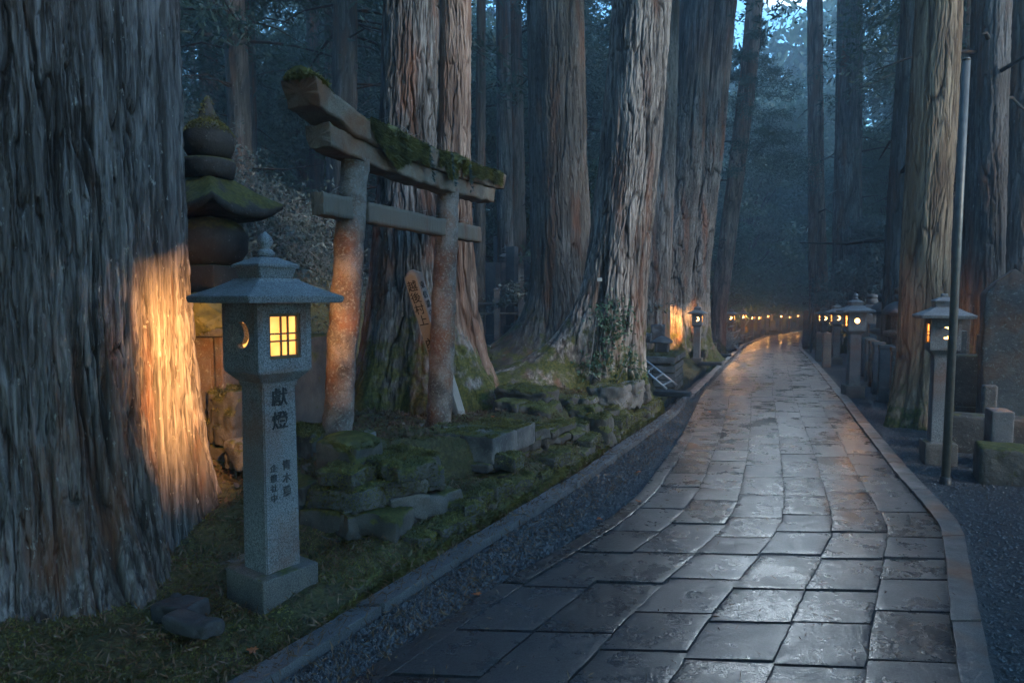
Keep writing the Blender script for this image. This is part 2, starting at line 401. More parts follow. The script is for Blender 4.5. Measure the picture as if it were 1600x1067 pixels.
def build_ground():
    Ys = np.concatenate([np.arange(-12, 2.2, .25), np.arange(2.2, 9, .035), np.arange(9, 20, .09), np.arange(20, 40, .25), np.arange(40, 92, 1.0)])
    sL = np.concatenate([[150, 110, 80, 60, 45, 36, 30], np.arange(26, 10, -.8), np.arange(10, 4, -.15), np.arange(4, 1.4, -.07), np.arange(1.4, .5, -.03), np.arange(.5, .0, -.012)])
    dws = np.interp(Ys, [4.6, 5.2, 10.5, 12], [.05, .10, .13, .42])
    rows = []
    for Y, d in zip(Ys, dws):
        ko, ki, ri, ro = float(xKO(Y)), float(xKI(Y)), float(xRI(Y)), float(xRO(Y))
        l = ko-(sL[:-1]); 
        j = np.argmin(abs((ko-l)-d)); l[j] = ko-d-.004; l[j+1] = ko-d+.004
        mid = np.linspace(ko, ro, 26)
        r = ro+np.concatenate([np.arange(.05, 4, .07), np.arange(4, 12, .35), [13, 15, 18, 24, 32, 45, 60, 90, 140]])
        rows.append(np.concatenate([l, mid, r]))
    X = np.array(rows); YY = np.repeat(Ys[:, None], X.shape[1], 1)
    Z = terr(X.ravel(), YY.ravel()).reshape(X.shape)
    s = xKO(YY)-X; dd = dws[:, None]
    # moss grain on bank faces
    g = (fbm(X*30, YY*30, Z*30, seed=5, oc=3)-.5)
    Z = Z + np.where((s > dd) & (YY < 13), g*.035, g*.012)
    V = np.stack([X, YY, Z], -1)
    # lean the ditch wall in and out
    face = np.exp(-((s-dd)/.04)**2); V[..., 0] -= face*(vn(YY*6, Z*8, seed=4)-.3)*.06
    n, m = X.shape; idx = np.arange(n*m).reshape(n, m)
    Q = np.stack([idx[:-1, :-1], idx[:-1, 1:], idx[1:, 1:], idx[1:, :-1]], -1).reshape(-1, 4)
    me = mk('ground', V.reshape(-1, 3), Q)
    moss = np.where(s > dd, 1.0, 0)*(1-.45*sstep(1.2, 2.4, s)*sstep(6, 4.5, YY))*(1-sstep(5, 9, s)*.6)*(1-.5*sstep(14, 25, YY)); moss = np.where(s < dd, .15, moss); moss = np.where(s < 0, 0, moss)
    attr(me, 'moss', moss.ravel()); attr(me, 'litter', (sstep(1.0, 5, s)+sstep(3, 7, X-xRO(YY))).clip(0, 1).ravel())
    t = NT('ground_soil')
    gr = t.mix(t.ramp(t.noise(75, 3, .7), .35, .68), (.014, .015, .017), (.055, .058, .065))
    gr = t.mix(t.ramp(t.noise(2.5, 4), .4, .65), gr, (.05, .045, .042), 'MIX') if False else gr
    lit = t.mix(t.ramp(t.noise(38, 5, .7), .4, .62), (.03, .022, .018), (.085, .062, .046))
    lit = t.mix(t.ramp(t.noise(60, 4, .7), .66, .7), lit, (.2, .2, .2))
    col = t.mix(t.at('litter'), gr, lit)
    mc = t.mix(t.ramp(t.noise(22, 5, .7), .36, .64), (.026, .022, .012), (.105, .092, .034))
    mc = t.mix(t.ramp(t.noise(6, 4, .6), .45, .6), mc, (.05, .052, .02), 'MIX')
    mf = t.ramp(t.math('ADD', t.math('MULTIPLY', t.at('moss'), .62), t.math('MULTIPLY', t.noise(4, 5, .65), 1.0)), .80, .92)
    col = t.mix(mf, col, mc)
    b = t.bump(t.noise(110, 3, .7), .9, .012, t.bump(t.noise(16, 5), .8, .03))
    t.done(col, t.ramp(t.noise(50, 3), .3, .7, .45, .9), b, .35)
    tag(link('ground', me, t.m), kind='structure')
build_ground()

def paving_mat(name, wet):
    t = NT(name)
    r = t.at('rnd')
    c = t.mix(r, (.010, .011, .014), (.034, .037, .043))
    c = t.mix(t.ramp(t.noise(1.3, 4), .55, .8, 0, .4), c, (.05, .036, .03))
    sp = t.ramp(t.noise(95, 3, .7), .35, .7, .3, 2.0)
    c = t.mix(1.0, c, t.n('CombineColor', i_Red=sp, i_Green=sp, i_Blue=sp).outputs[0], 'MULTIPLY')
    c = t.mix(t.ramp(t.noise(140, 3, .7), .60, .68, 0, .8), c, (.10, .105, .115))
    n1 = t.bump(t.noise(5, 4), .6, .03); n2 = t.bump(t.noise(34, 5, .75), .55, .012, n1); n3 = t.bump(t.noise(120, 2, .6), .8, .005, n2)
    rg = t.ramp(t.math('ADD', t.noise(2.2, 5, .7), t.math('MULTIPLY', r, .12)), .38, .68, .26, .5)
    cr = t.ramp(t.math('ADD', t.noise(3.1, 6, .75), t.math('MULTIPLY', r, .10)), .40, .64, .18, .38)
    return t.done(c, .75, n3, .1, Coat_Weight=1.0, Coat_Roughness=cr, Coat_Normal=t.bump(t.noise(110, 2, .5), .9, .0013, t.bump(t.noise(38, 3, .5), .8, .003, t.bump(t.noise(9, 2, .4), .6, .005))))
M['paving'] = paving_mat('wet_paving_stone', 1)

def strip(name, fL, fR, y0, y1, lens, top, gap, seed, mat, cols=1, skew=.0, depth=.14, wob=.0, nearres=9):
    """rows of laid stones following two edge curves"""
    rng = random.Random(seed); parts = []; rnd = []
    for c in range(cols):
        y = y0-rng.random()*lens[0]
        while y < y1:
            L = rng.uniform(*lens); ya, yb = y+gap*rng.uniform(.3, 1.0), y+L-gap*rng.uniform(.2, .6)
            near = y < 9; nu, nv = (nearres, nearres+3) if near else ((4, 4) if y < 22 else (2, 2))
            e = lambda v, c_: fL(v)+(fR(v)-fL(v))*np.clip((c_ + np.where((c_ > 0.01) & (c_ < cols-.01), (vn(v*1.1, c_*3.3, seed=seed)-.5)*wob, 0))/cols, 0, 1)
            us = np.linspace(0, 1, nu); vs = np.linspace(0, 1, nv)
            if near: us = np.concatenate([[0, .02], us[1:-1], [.98, 1]]); vs = np.concatenate([[0, .015], vs[1:-1], [.985, 1]])
            U, Vv = np.meshgrid(us, vs, indexing='ij')
            xm = float(fL(y)+fR(y))/2; jx = rng.uniform(-.007, .007) if cols == 1 else 0
            Yb = ya+(yb-ya)*Vv
            xl = e(Yb, float(c))+gap*.5; xr = e(Yb, float(c+1))-gap*.5
            X = xl+(xr-xl)*U+jx; Yy = Yb-skew*(X-xm)
            edge = np.minimum(np.minimum(U, 1-U), np.minimum(Vv, 1-Vv))
            t1, t2, t0 = rng.uniform(-.003, .003), rng.uniform(-.003, .003), rng.uniform(-.0025, .0025)
            Z = zp(Yy)+top+t0+t1*(U-.5)*2+t2*(Vv-.5)*2 - np.where(edge < .001, .0008, np.where(edge < .04, .0, 0))
            if near: 
                Z = Z+(fbm(X*7, Yy*7, seed=seed, oc=3)-.5)*(.0035 if cols > 1 else .008); X = X+np.where(edge < .001, (vn(X*14, Yy*14, seed=9)-.5)*.012, 0)
            n, m = X.shape; top_ = np.stack([X, Yy, Z], -1).reshape(-1, 3); idx = np.arange(n*m).reshape(n, m)
            Q = [np.stack([idx[:-1, :-1], idx[1:, :-1], idx[1:, 1:], idx[:-1, 1:]], -1).reshape(-1, 4)]
            ring = np.concatenate([idx[:, 0], idx[-1, 1:], idx[-2::-1, -1], idx[0, -2:0:-1]])
            rim = top_[ring].copy(); bot = rim.copy(); bot[:, 2] -= depth; nr_ = len(ring); bi = np.arange(nr_)+n*m+nr_; ring = np.arange(nr_)+n*m; bot = np.vstack([rim, bot])
            Q.append(np.stack([ring, bi, np.roll(bi, -1), np.roll(ring, -1)], -1))
            parts.append((np.vstack([top_, bot]), np.vstack(Q))); rnd.append(np.full(n*m+2*nr_, rng.random()))
            y += L
    me = mk(name, *cat_(parts)); attr(me, 'rnd', np.concatenate(rnd))
    return tag(link(name, me, mat), kind='structure')
strip('paved_path', lambda Y: xBL(Y)+.15+.0*Y, lambda Y: xRI(Y)-.015, -6, 90, (.34, .66), 0.0, .009, 5, M['paving'], cols=6, skew=.06, wob=.07)
strip('path_border', xBL, lambda Y: xBL(Y)+.145, -6, 90, (.9, 1.7), .012, .008, 6, M['paving'])
strip('left_kerb', xKO, xKI, -6, 90, (.8, 1.6), .045, .018, 7, M['kerb'], depth=.34)
strip('right_kerb', xRI, lambda Y: xRI(Y)+.17, -6, 90, (.9, 1.7), .03, .016, 8, M['kerbw'], depth=.2)

# loose gravel: small stones on the strips (nobody could count them)
def gravel(name, n, fx, y0, y1, size, seed, mat):
    rng = np.random.default_rng(seed)
    Y = y0+(y1-y0)*rng.random(n)**1.6; X = fx(Y, rng.random(n)); Z = terr(X, Y)
    s = size*(.5+rng.random(n)**2*1.4)
    base = np.array([(1, 0, 0), (0, 1, 0), (-1, 0, 0), (0, -1, 0), (0, 0, 1), (0, 0, -1)], float)
    V = base[None]*s[:, None, None]*(.6+.6*rng.random((n, 6, 1))); V[..., 2] *= .7
    a = rng.random(n)*6.3; ca, sa = np.cos(a)[:, None], np.sin(a)[:, None]
    V = np.stack([V[..., 0]*ca-V[..., 1]*sa, V[..., 0]*sa+V[..., 1]*ca, V[..., 2]], -1)+np.stack([X, Y, Z+s*.3], -1)[:, None]
    T = np.array([(0, 1, 4, 4), (1, 2, 4, 4), (2, 3, 4, 4), (3, 0, 4, 4)])[:, :3]
    Fc = (T[None]+np.arange(n)[:, None, None]*6).reshape(-1, 3)
    me = mk(name, V.reshape(-1, 3), Fc, smooth=False); attr(me, 'rnd', np.repeat(rng.random(n), 6))
    return tag(link(name, me, mat), kind='stuff')
def gravel_mat():
    t = NT('gravel_stone'); c = t.mix(t.at('rnd'), (.010, .011, .013), (.085, .09, .10)); return t.done(c, .5, None, .5)
M['gravel'] = gravel_mat()
gravel('gravel', 26000, lambda Y, u: xKI(Y)+.01+(xBL(Y)-xKI(Y)-.02)*u, 2.4, 11, .010, 3, M['gravel'])
gravel('gravel', 26000, lambda Y, u: xRO(Y)+.02+u**1.3*3.2, 2.4, 14, .009, 4, M['gravel'])

# moss and herbs over the left bank
def bank_cover():
    rng = np.random.default_rng(11); n = 150000
    Y = 2.6+9.5*rng.random(n)**1.5; u = rng.random(n)**1.3
    dw = np.interp(Y, [4.6, 5.2, 10.5, 12], [.05, .10, .13, .42])
    s = dw+u*2.6; X = xKO(Y)-s
    keep = fbm(X*3, Y*3, seed=21, oc=3) > .40; X, Y, s, dw = X[keep], Y[keep], s[keep], dw[keep]
    Z = terr(X, Y); N_ = np.tile([0, 0, 1.0], (len(X), 1))
    P = np.stack([X, Y, Z], -1)
    V, Q = blades(P, N_, .014, .0045, 2, 1.2)
    # bank face hanging tufts
    m = 60000; Yf = 2.6+9*rng.random(m)**1.4; dwf = np.interp(Yf, [4.6, 5.2, 10.5, 12], [.05, .10, .13, .42]); Xf = xKO(Yf)-dwf+.004
    zt = terr(Xf-.03, Yf); Zf = zt-rng.random(m)*.22*(zt-zp(Yf)+.26).clip(0, 1); Xf = Xf+(vn(Yf*6, Zf*8, seed=4)-.3)*.05
    Nf = np.tile([.8, -.4, .1], (m, 1)); V2, Q2 = blades(np.stack([Xf, Yf, Zf], -1), Nf, .03, .005, 3, .6, .3)
    me = mk('moss_cover', *cat_([(V, Q), (V2, Q2)]), smooth=False)
    tag(link('moss_ground_cover', me, M['mosst']), kind='stuff')
    n = 1800; Y = 2.6+6*rng.random(n)**1.3; s = .06+rng.random(n)**1.6*1.3; X = xKO(Y)-s
    keep = fbm(X*2.2, Y*2.2, seed=33, oc=3) > .47; X, Y = X[keep], Y[keep]
    V, Q = blades(np.stack([X, Y, terr(X, Y)], -1), np.tile([.2, -.1, 1.0], (len(X), 1)), .045, .009, 5, .8)
    tag(link('bank_herbs', mk('bank_herbs', V, Q, False), M['grasst']), kind='stuff')
    # leaf litter and twigs on the slopes
    n = 60000; X = -9+14*rng.random(n); Y = 4.5+16*rng.random(n); keep = (xKO(Y)-X) > 1.2; X, Y = X[keep], Y[keep]
    V, Q = blades(np.stack([X, Y, terr(X, Y)+.01], -1), np.tile([0, 0, .25], (len(X), 1)), .06, .014, 6, 1.0)
    tag(link('leaf_litter', mk('leaf_litter', V, Q, False), M['litter']), kind='stuff')
bank_cover()
# ================================================================ LANTERNS
def hole_rect(x0, x1, z0, z1): return [(x0, z0), (x1, z0), (x1, z1), (x0, z1)]
def hole_round(cx, cz, r, n=28): return [(cx+r*math.cos(2*math.pi*i/n), cz+r*math.sin(2*math.pi*i/n)) for i in range(n)]
def hole_moon(cx, cz, r, side=1):
    a = [(cx+r*math.cos(t)*side, cz+r*math.sin(t)) for t in np.linspace(R(-115), R(125), 24)]
    b = [(cx+(-.42*r+r*.80*math.cos(t))*side, cz+.08*r+r*.80*math.sin(t)) for t in np.linspace(R(105), R(-95), 20)]
    return a+b
BW, B0, B1 = .168, 1.345, 1.715           # body half width, bottom, top
def lantern_parts(faces, jewel=True, bulb=None, moon_side=1, tall=1.0, writing=None, glow='paper'):
    """faces: dict for '+X','-X','+Y','-Y' -> (kind, glazed)"""
    root = bpy.data.objects.new('stone_lantern', None); C.objects.link(root); root.empty_display_size = .2
    link('plinth', mk('plinth', *xf(rbox((.36, .36, .30), .012, (6, 6, 5), .006, 9, 3), (0, 0, .09))), M['plinth'], root)
    post = link('post', bevelled('post', loft(squares([(.20, .109), (.7, .107), (1.27, .102)])), .007), M['lantern'], root)
    link('bowl', bevelled('bowl', loft(squares([(1.262, .108), (1.285, .112), (1.345, .166), (1.352, .166)])), .004), M['lantern'], root)
    body = link('fire_box', bevelled('fire_box', loft(squares([(B0-.003, BW-.004), (B0+.012, BW-.004)])), .003), M['lantern'], root)
    h = B1-B0; wins = {}
    for k, ang in (('-Y', 0), ('+X', 90), ('+Y', 180), ('-X', 270)):
        kind, glazed = faces[k]; out = hole_rect(-BW+.001, BW-.001, 0, h)
        if kind == 'window': hole = hole_rect(-.098, .098, .06, .305)
        elif kind == 'slit': hole = hole_rect(-.098, .045, .05, .315)
        elif kind == 'moon': hole = hole_moon(.012, .19, .072, moon_side)
        elif kind == 'biground': hole = hole_round(.078, .262, .052)
        elif kind == 'round': hole = hole_round(0, .19, .05)
        me = curve_plate('side_panel', [out, hole], .03)
        p = link('side_panel', me, M['lantern'], root, rot=(0, 0, R(ang)))
        n = Vector((math.sin(R(ang)), -math.cos(R(ang)), 0)); p.location = n*(BW-.017)+Vector((0, 0, B0+.012))
        if kind == 'window':
            fr = []
            for x in (-.092, .092): fr.append(xf(rbox((.018, .02, .245), .003, (2, 2, 2)), (x, 0, .1825)))
            for z in (.069, .296): fr.append(xf(rbox((.166, .019, .018), .003, (2, 2, 2)), (0, 0, z)))
            for x in (-.014, .03): fr.append(xf(rbox((.009, .013, .21), .002, (2, 2, 2)), (x, 0, .1825)))
            for z in (.155, .195): fr.append(xf(rbox((.166, .012, .009), .002, (2, 2, 2)), (0, 0, z)))
            link('window_lattice', mk('window_lattice', *cat_(fr)), M['lattice'], p, loc=(0, .006, 0))
            if glazed: link('paper_pane', mk('paper_pane', *xf(rbox((.20, .003, .25), .001, (2, 2, 2)), (0, .022, .1825))), M[glow], p)
        elif glazed: link('paper_pane', mk('paper_pane', *xf(rbox((.18, .003, .18), .001, (2, 2, 2)), (0, .0175, .19))), M[glow], p)
    rf = link('roof', bevelled('roof', cat_([loft(squares([(B1+.002, .26), (B1+.004, .293), (B1+.038, .300), (B1+.042, .292), (B1+.082, .205), (B1+.122, .135), (B1+.135, .125)]))]), .004), M['lantern_roof'], root)
    link('roof_neck', bevelled('roof_neck', loft(squares([(B1+.130, .10), (B1+.198, .118)])), .004), M['lantern_roof'], root)
    link('upper_roof', bevelled('upper_roof', loft(squares([(B1+.196, .128), (B1+.210, .130), (B1+.252, .048)])), .003), M['lantern_roof'], root)
    if jewel:
        link('jewel', mk('jewel', *loft(circ([(B1+.248, .045), (B1+.278, .05), (B1+.292, .036), (B1+.299, .024), (B1+.317, .038), (B1+.342, .043), (B1+.367, .033), (B1+.382, .014), (B1+.392, .003)], 20))), M['lantern_roof'], root)
    else:
        link('finial_block', mk('finial_block', *xf(rbox((.07, .07, .05), .008, (2, 2, 2)), (0, 0, B1+.268))), M['lantern_roof'], root)
    if bulb:
        ld = bpy.data.lights.new('lamp_bulb', 'POINT'); ld.energy = bulb; ld.color = (1, .45, .12); ld.shadow_soft_size = .055
        b = bpy.data.objects.new('lamp_bulb', ld); C.objects.link(b); b.parent = root; b.location = (0, 0, B0+.275)
    return root
def lantern_left(**k): return lantern_parts({'-Y': ('moon', 1), '+X': ('window', 1), '+Y': ('biground', 0), '-X': ('slit', 0)}, **k)
def lantern_right(fr='round', **k): return lantern_parts({'-Y': (fr, 1), '-X': ('window', 1), '+Y': ('biground', 0), '+X': ('window', 0)}, **k)

main = lantern_left(bulb=115)
[c for c in main.children if c.type == 'LIGHT'][0].location = (.06, .02, B0+.275)
tag(main, 'large granite lantern beside the giant trunk, with calligraphy down its post', 'stone lantern', 'stone lanterns along the path')
p0 = W(427, 930, 3.78); main.location = (p0.x, 3.78, .0); main.rotation_euler = (0, 0, R(-27-9.5))
MR = main.rotation_euler.z
# writing on the path side of the post
for chars, size, x, z in ((('獻', '燈'), .105, -.004, 1.165), (('青', '木', '勇'), .06, .03, .80), (('企', '畫', '社', '中'), .045, -.052, .80)):
    w = link('inscription', text_mesh('inscription', chars, size, 1.22), M['carved' if size > .1 else 'faint'], main, rot=(0, 0, R(90)))
    w.location = (.1085 if size > .1 else .110, x, z)
# spider web across the crescent
web = []
wc = Vector((-.055, -BW-.006, B0+.18))
for i in range(11):
    a = 2*math.pi*i/11+.2; web.append(tube([wc, wc+Vector((math.cos(a)*.085, -.002, math.sin(a)*.085))], .0007, 3))
for k in range(1, 8):
    r = .011*k; pts = [wc+Vector((math.cos(2*math.pi*i/22+.2)*r*(1 if i % 2 == 0 else .93), -.002, math.sin(2*math.pi*i/22+.2)*r*(1 if i % 2 == 0 else .93))) for i in range(23)]
    web.append(tube(pts, .0006, 3))
M['web'] = simple('web_silk', (.55, .5, .42), .4)
wo = link('spider_web', mk('spider_web', *cat_(web)), M['web']); wo.matrix_world = Matrix.Translation(main.location) @ Matrix.Rotation(MR, 4, 'Z')
tag(wo, 'torn spider web stretched over the crescent opening of the nearest lantern', 'spider web')

# the other lanterns, all of one smaller size
SC = .87
grp = 'stone lanterns along the path'
protoL = lantern_left(bulb=90, glow='paper2'); protoLn = lantern_left(jewel=False, bulb=90, glow='paper2')
protoR = lantern_right('round', bulb=45, glow='paper2'); protoRn = lantern_right('moon', jewel=False, bulb=45, moon_side=1, glow='paper2')
Lspots = [(1090, 20.2, protoL, 'stone lantern glowing against a tree trunk, left of the path past the plank bridge'),
 (1151, 29, protoLn, 'lantern at the left kerb before the pale leaves, second beyond the plank bridge'),
 (1165, 36, protoL, 'third lit lantern beyond the plank bridge on the left kerb'),
 (1181, 41, protoL, 'fourth lit lantern beyond the plank bridge, with a dark slim post'),
 (1196.5, 46, protoLn, 'fifth lit lantern beyond the plank bridge at the left kerb'),
 (1207, 50, protoL, 'sixth lit lantern beyond the plank bridge, bright under its roof'),
 (1220, 55, protoLn, 'seventh lit lantern beyond the plank bridge, its post warm orange all the way down'),
 (1233.5, 60, protoL, 'eighth lit lantern beyond the plank bridge, before the far bend'),
 (1246.5, 65, protoLn, 'farthest lit lantern on the left kerb, at the bend of the path')]
Rspots = [(1474, 7.3, protoRn, 'stone lantern just behind the steel pole, in front of the tan cypress', 8),
 (1336, 12.3, protoR, 'clean granite lantern with a round glowing opening before the stone pillar fence', 10),
 (1307, 20.5, protoLn, 'stone lantern behind the pale clean one, beside a brown post', 11),
 (1287, 25, protoRn, 'small dark lantern at the foot of the slim dark tree, right of the path', 10),
 (1267, 32, protoR, 'lantern next to the black thin pole on the right kerb', 0),
 (1256, 39, protoRn, 'farthest lantern on the right kerb with a brown post', 0)]
used = set()
def place(proto, x, Y, label, rz, scale=SC, z=None):
    if id(proto) in used: o = copy_tree(proto, None, True)
    else: o = proto; used.add(id(proto))
    o.location = (x, Y, (tz(x, Y) if z is None else z)-.0); o.rotation_euler = (0, 0, rz); o.scale = (scale*(1+.05*math.sin(Y*3.1)),)*2+(scale*(1+.04*math.sin(Y*5.3)),)
    tag(o, label, 'stone lantern', grp); return o
for px, Y, pr, lab in Lspots:
    x = W(px, 500, Y).x; x = min(x, float(xKO(Y))-.28) if Y > 25 else x
    place(pr, x, Y, lab, -math.atan2(x, Y)-R(14 if Y > 21 else 10), z=float(zp(Y))-.01)
for px, Y, pr, lab, a in Rspots:
    x = W(px, 500, Y).x; x = max(x, float(xRO(Y))+.25) if Y > 21 else x
    place(pr if pr is not protoLn else protoRn, x, Y, lab, -math.atan2(x, Y)+R(12 if Y < 8 else 16), z=float(zp(Y))-.02)

bright = bpy.data.lights.new('lamp_bulb', 'POINT'); bright.energy = 170; bright.color = (1, .45, .12); bright.shadow_soft_size = .055
for o_ in list(C.objects):
    if o_.type == 'LIGHT' and o_.parent and o_.parent.location.y > 24: o_.data = bright
# ================================================================ TORII
def moss_pad(name, parent, spine, w, h, seed, hang=.0, dens=9000, mat='mosst', L=.03):
    """a moss cushion along a spine with its own tufts"""
    secs = []
    n = 14
    for i, (p, k) in enumerate(spine):
        ring = []
        for j in range(n):
            a = 2*math.pi*j/n; rr = 1+.35*(vn(i*.7+seed, math.cos(a)*1.3+3, math.sin(a)*1.3, seed)-.5)
            y = math.cos(a)*w*k*rr; z = math.sin(a)*h*k*rr
            if z < 0: z *= .3+hang
            ring.append((p[0]+y*spine_n[0], p[1]+y*spine_n[1], p[2]+z))
        secs.append(ring)
    V, Q = loft(secs)
    rng = np.random.default_rng(seed); P, Nn = surf_pts(V, Q, dens, -.5, rng)
    b = blades(P, Nn, L, .005, seed, .7, .35)
    return link(name, mk(name, *cat_([(V, Q), b]), smooth=False), M[mat], parent)
pl, pr_ = Vector((-1.46, 5.5, .52)), Vector((-.77, 6.96, .36))
tl, tr_ = Vector((-1.27, 5.62, 2.86)), Vector((-.66, 7.15, 2.86))
torii = thing('torii_gate', 'leaning weathered stone torii gate with thick moss on its curved top beam', 'torii gate', tuple((pl+pr_)/2))
o0 = torii.location
def pillar(a, b, r0, r1, seed):
    secs = []; n = 40; K = 90
    for i in range(K+1):
        t = i/K; c = a.lerp(b, t)-Vector(o0); r = r0+(r1-r0)*t
        ring = []
        for j in range(n):
            an = 2*math.pi*j/n; ring.append((c.x+math.cos(an)*r, c.y+math.sin(an)*r, c.z))
        secs.append(ring)
    V, Q = loft(secs); d = V.copy(); cc = np.array([[(a.lerp(b, 0)-Vector(o0)).x, 0, 0]])
    ax = np.stack([np.interp(V[:, 2], [a.z-o0[2], b.z-o0[2]], [a.x-o0[0], b.x-o0[0]]), np.interp(V[:, 2], [a.z-o0[2], b.z-o0[2]], [a.y-o0[1], b.y-o0[1]])], -1)
    nr = V[:, :2]-ax; nr /= np.maximum(np.linalg.norm(nr, axis=1, keepdims=True), 1e-6)
    f = (fbm(V[:, 0]*12, V[:, 1]*12, V[:, 2]*12, seed, 4)-.5)*.036+(fbm(V[:, 0]*2, V[:, 1]*2, V[:, 2]*2, seed+5, 2)-.5)*.03
    V[:, :2] += nr*f[:, None]; return V, Q
link('pillar', mk('pillar', *pillar(pl-Vector((0, 0, .25)), tl, .130, .112, 3)), M['torii'], torii)
link('pillar', mk('pillar', *pillar(pr_-Vector((0, 0, .25)), tr_, .132, .115, 8)), M['torii'], torii)
bd = (tr_-tl); bd.z = 0; LL = bd.length; bd.normalize(); bn = Vector((bd.y, -bd.x, 0)); spine_n = (bn.x, bn.y)
def beam(t0, t1, zf, prof, K, seed, amp=.012, endlean=.0):
    """prof: list of (side, height) around the section; zf(t) the height of its underside"""
    secs = []
    for i in range(K+1):
        t = t0+(t1-t0)*i/K; c = tl+bd*t-Vector(o0); zz = zf(t)-o0[2]
        secs.append([(c.x+bn.x*s+bd.x*endlean*h*(1 if i == K else -1 if i == 0 else 0), c.y+bn.y*s+bd.y*endlean*h*(1 if i == K else -1 if i == 0 else 0), zz+h) for s, h in prof])
    V, Q = loft(secs)
    for k in range(3): V[:, k] += (fbm(V[:, 0]*7+k*5, V[:, 1]*7, V[:, 2]*7, seed, 4)-.5)*amp*2
    return V, Q
def sect(w, h, nw=5, nh=5, chi=0):
    p = [(-w+2*w*i/nw, 0) for i in range(nw)]+[(w, h*i/nh) for i in range(nh)]+[(w-2*w*i/nw, h) for i in range(nw)]+[(-w, h-h*i/nh) for i in range(nh)]
    return [(s*(1+chi*z/h), z) for s, z in p]
curve = lambda t: .16*max(0, (LL/2-t)/(LL/2+.75))**2.2+.10*max(0, (t-LL/2)/(LL/2+1.4))**2.2
ub = lambda t: 2.81+.6*curve(t)
link('lower_lintel', mk('lower_lintel', *beam(-.46, LL+.98, ub, sect(.105, .16, 7, 6), 110, 4, .024, .15)), M['beam'], torii)
link('top_lintel', mk('top_lintel', *beam(-.64, LL+1.16, lambda t: ub(t)+.165+.14*max(0, (-.15-t)), sect(.135, .17, 8, 6, chi=.1), 110, 6, .028, .3)), M['beam'], torii)
for a, b in ((-.50, -.125), (.10, LL-.12), (LL+.12, LL+.72)):
    link('tie_beam', mk('tie_beam', *beam(a, b, lambda t: 2.365-.0*t, sect(.05, .17), 40, 12, .016)), M['plank'], torii)
def tp(t, dz=0, side=0): c = tl+bd*t-Vector(o0)+bn*side; return (c.x, c.y, ub(t)+.335+.14*max(0, (-.15-t))+dz-o0[2])
moss_pad('moss', torii, [(tp(-.72, .0), .4), (tp(-.69, .01), .9), (tp(-.60, .01), 1.1), (tp(-.48, .0), .9), (tp(-.36, -.03), .4)], .15, .085, 5, dens=9000, L=.028)
sp = [(tp(t, -.01, .05*math.sin(t*5)+.03), .45+.55*min(1, (t-.02)*3)*(.85+.22*math.sin(t*9))) for t in np.linspace(.05, LL+1.02, 30)]
moss_pad('moss', torii, sp, .150, .055, 9, hang=1.2, dens=30000, L=.035)
# moss hanging down the path side of the top lintel
rng = np.random.default_rng(5); n = 40000; t = .0+(LL+1.05)*rng.random(n); hang = .05+.22*fbm(t*4, t*0, seed=3, oc=3)**1.3*1.6
d = rng.random(n)**1.4*hang; base = np.array([tp(x, .02, .148) for x in t]); base[:, 2] -= d; kp = fbm(t*3.1, d*0, seed=12, oc=2) > .30
hm = blades(base[kp], np.tile([bn.x, bn.y, -.5], (kp.sum(), 1)), .05, .0035, 8, .45, .8)
link('hanging_moss', mk('hanging_moss', *hm, smooth=False), M['mosst'], torii)
# dead cedar sprays and twigs caught on the beams
tw = []
for k in range(26):
    t_ = random.uniform(-.2, LL+1.2); b0 = Vector(tp(t_, .05, random.uniform(-.05, .15)))
    q = b0+Vector((random.uniform(-.15, .15), random.uniform(-.2, .2), random.uniform(.02, .10))); q2 = q+Vector((random.uniform(-.08, .08), random.uniform(-.1, .1), -.05))
    tw.append(tube([b0, q, q2], [.003, .002, .001], 4))
for k in range(16):
    t_ = random.choice((random.uniform(-.48, -.15), random.uniform(.2, LL-.2), LL+random.uniform(.2, .7))); c = tl+bd*t_-Vector(o0); b0 = Vector((c.x, c.y, 2.565-o0[2]))
    q = b0+Vector((random.uniform(-.1, .1), random.uniform(-.1, .1), random.uniform(.0, .05))); tw.append(tube([b0, q], [.003, .002], 4))
tag(link('dead_twigs', mk('dead_twigs', *cat_(tw)), M['twig'], torii), kind='stuff')
for t_, side in ((.9, .172), (1.35, .175), (1.75, .172)):
    c = Vector(tp(t_, .0, side)); pts = [c+Vector((0, 0, .02)), c+bn*.02+Vector((.01, 0, -.14)), c+bn*.01+Vector((.03, .03, -.30))]
    lv, lq = [], []
    P = np.array([tuple(Vector(pts[0]).lerp(Vector(pts[2]), u)) for u in np.linspace(0, 1, 60)]); 
    link('cedar_spray', mk('cedar_spray', *blades(P, np.tile([bn.x, bn.y, -.6], (60, 1)), .045, .007, int(t_*10), .6, .4), smooth=False), M['leafs'], torii)

# leaning wooden grave post behind the right pillar
a, b = W(716, 655, 7.55), W(647, 436, 7.3); ax = (b-a); Ln = ax.length+.05
gp = thing('grave_post', 'leaning squared wooden grave post with black brush writing, propped between the gate and the trunk', 'grave post', tuple(a))
zx = ax.normalized(); xx = Vector((.88, -.40, 0)); xx = (xx-zx*xx.dot(zx)).normalized(); yx = zx.cross(xx)
gp.rotation_mode = 'QUATERNION'; gp.rotation_quaternion = Matrix((xx, yx, zx)).transposed().to_quaternion()
link('shaft', mk('shaft', *cat_([xf(rbox((.155, .13, Ln), .005, (3, 3, 20), .003, 12, 2), (0, 0, Ln/2)), loft([[(sx*.076*k, sy*.064*k, Ln+dz) for sx, sy in ((1, -1), (1, 1), (-1, 1), (-1, -1))] for dz, k in ((-.01, 1), (.05, .3))])])), M['wood'], gp)
link('front_writing', text_mesh('front_writing', ('越', '後', '村', '上', '　', '內', '藤', '家'), .125, 1.02), M['ink'], gp, loc=(-.005, -.0665, Ln-.16))
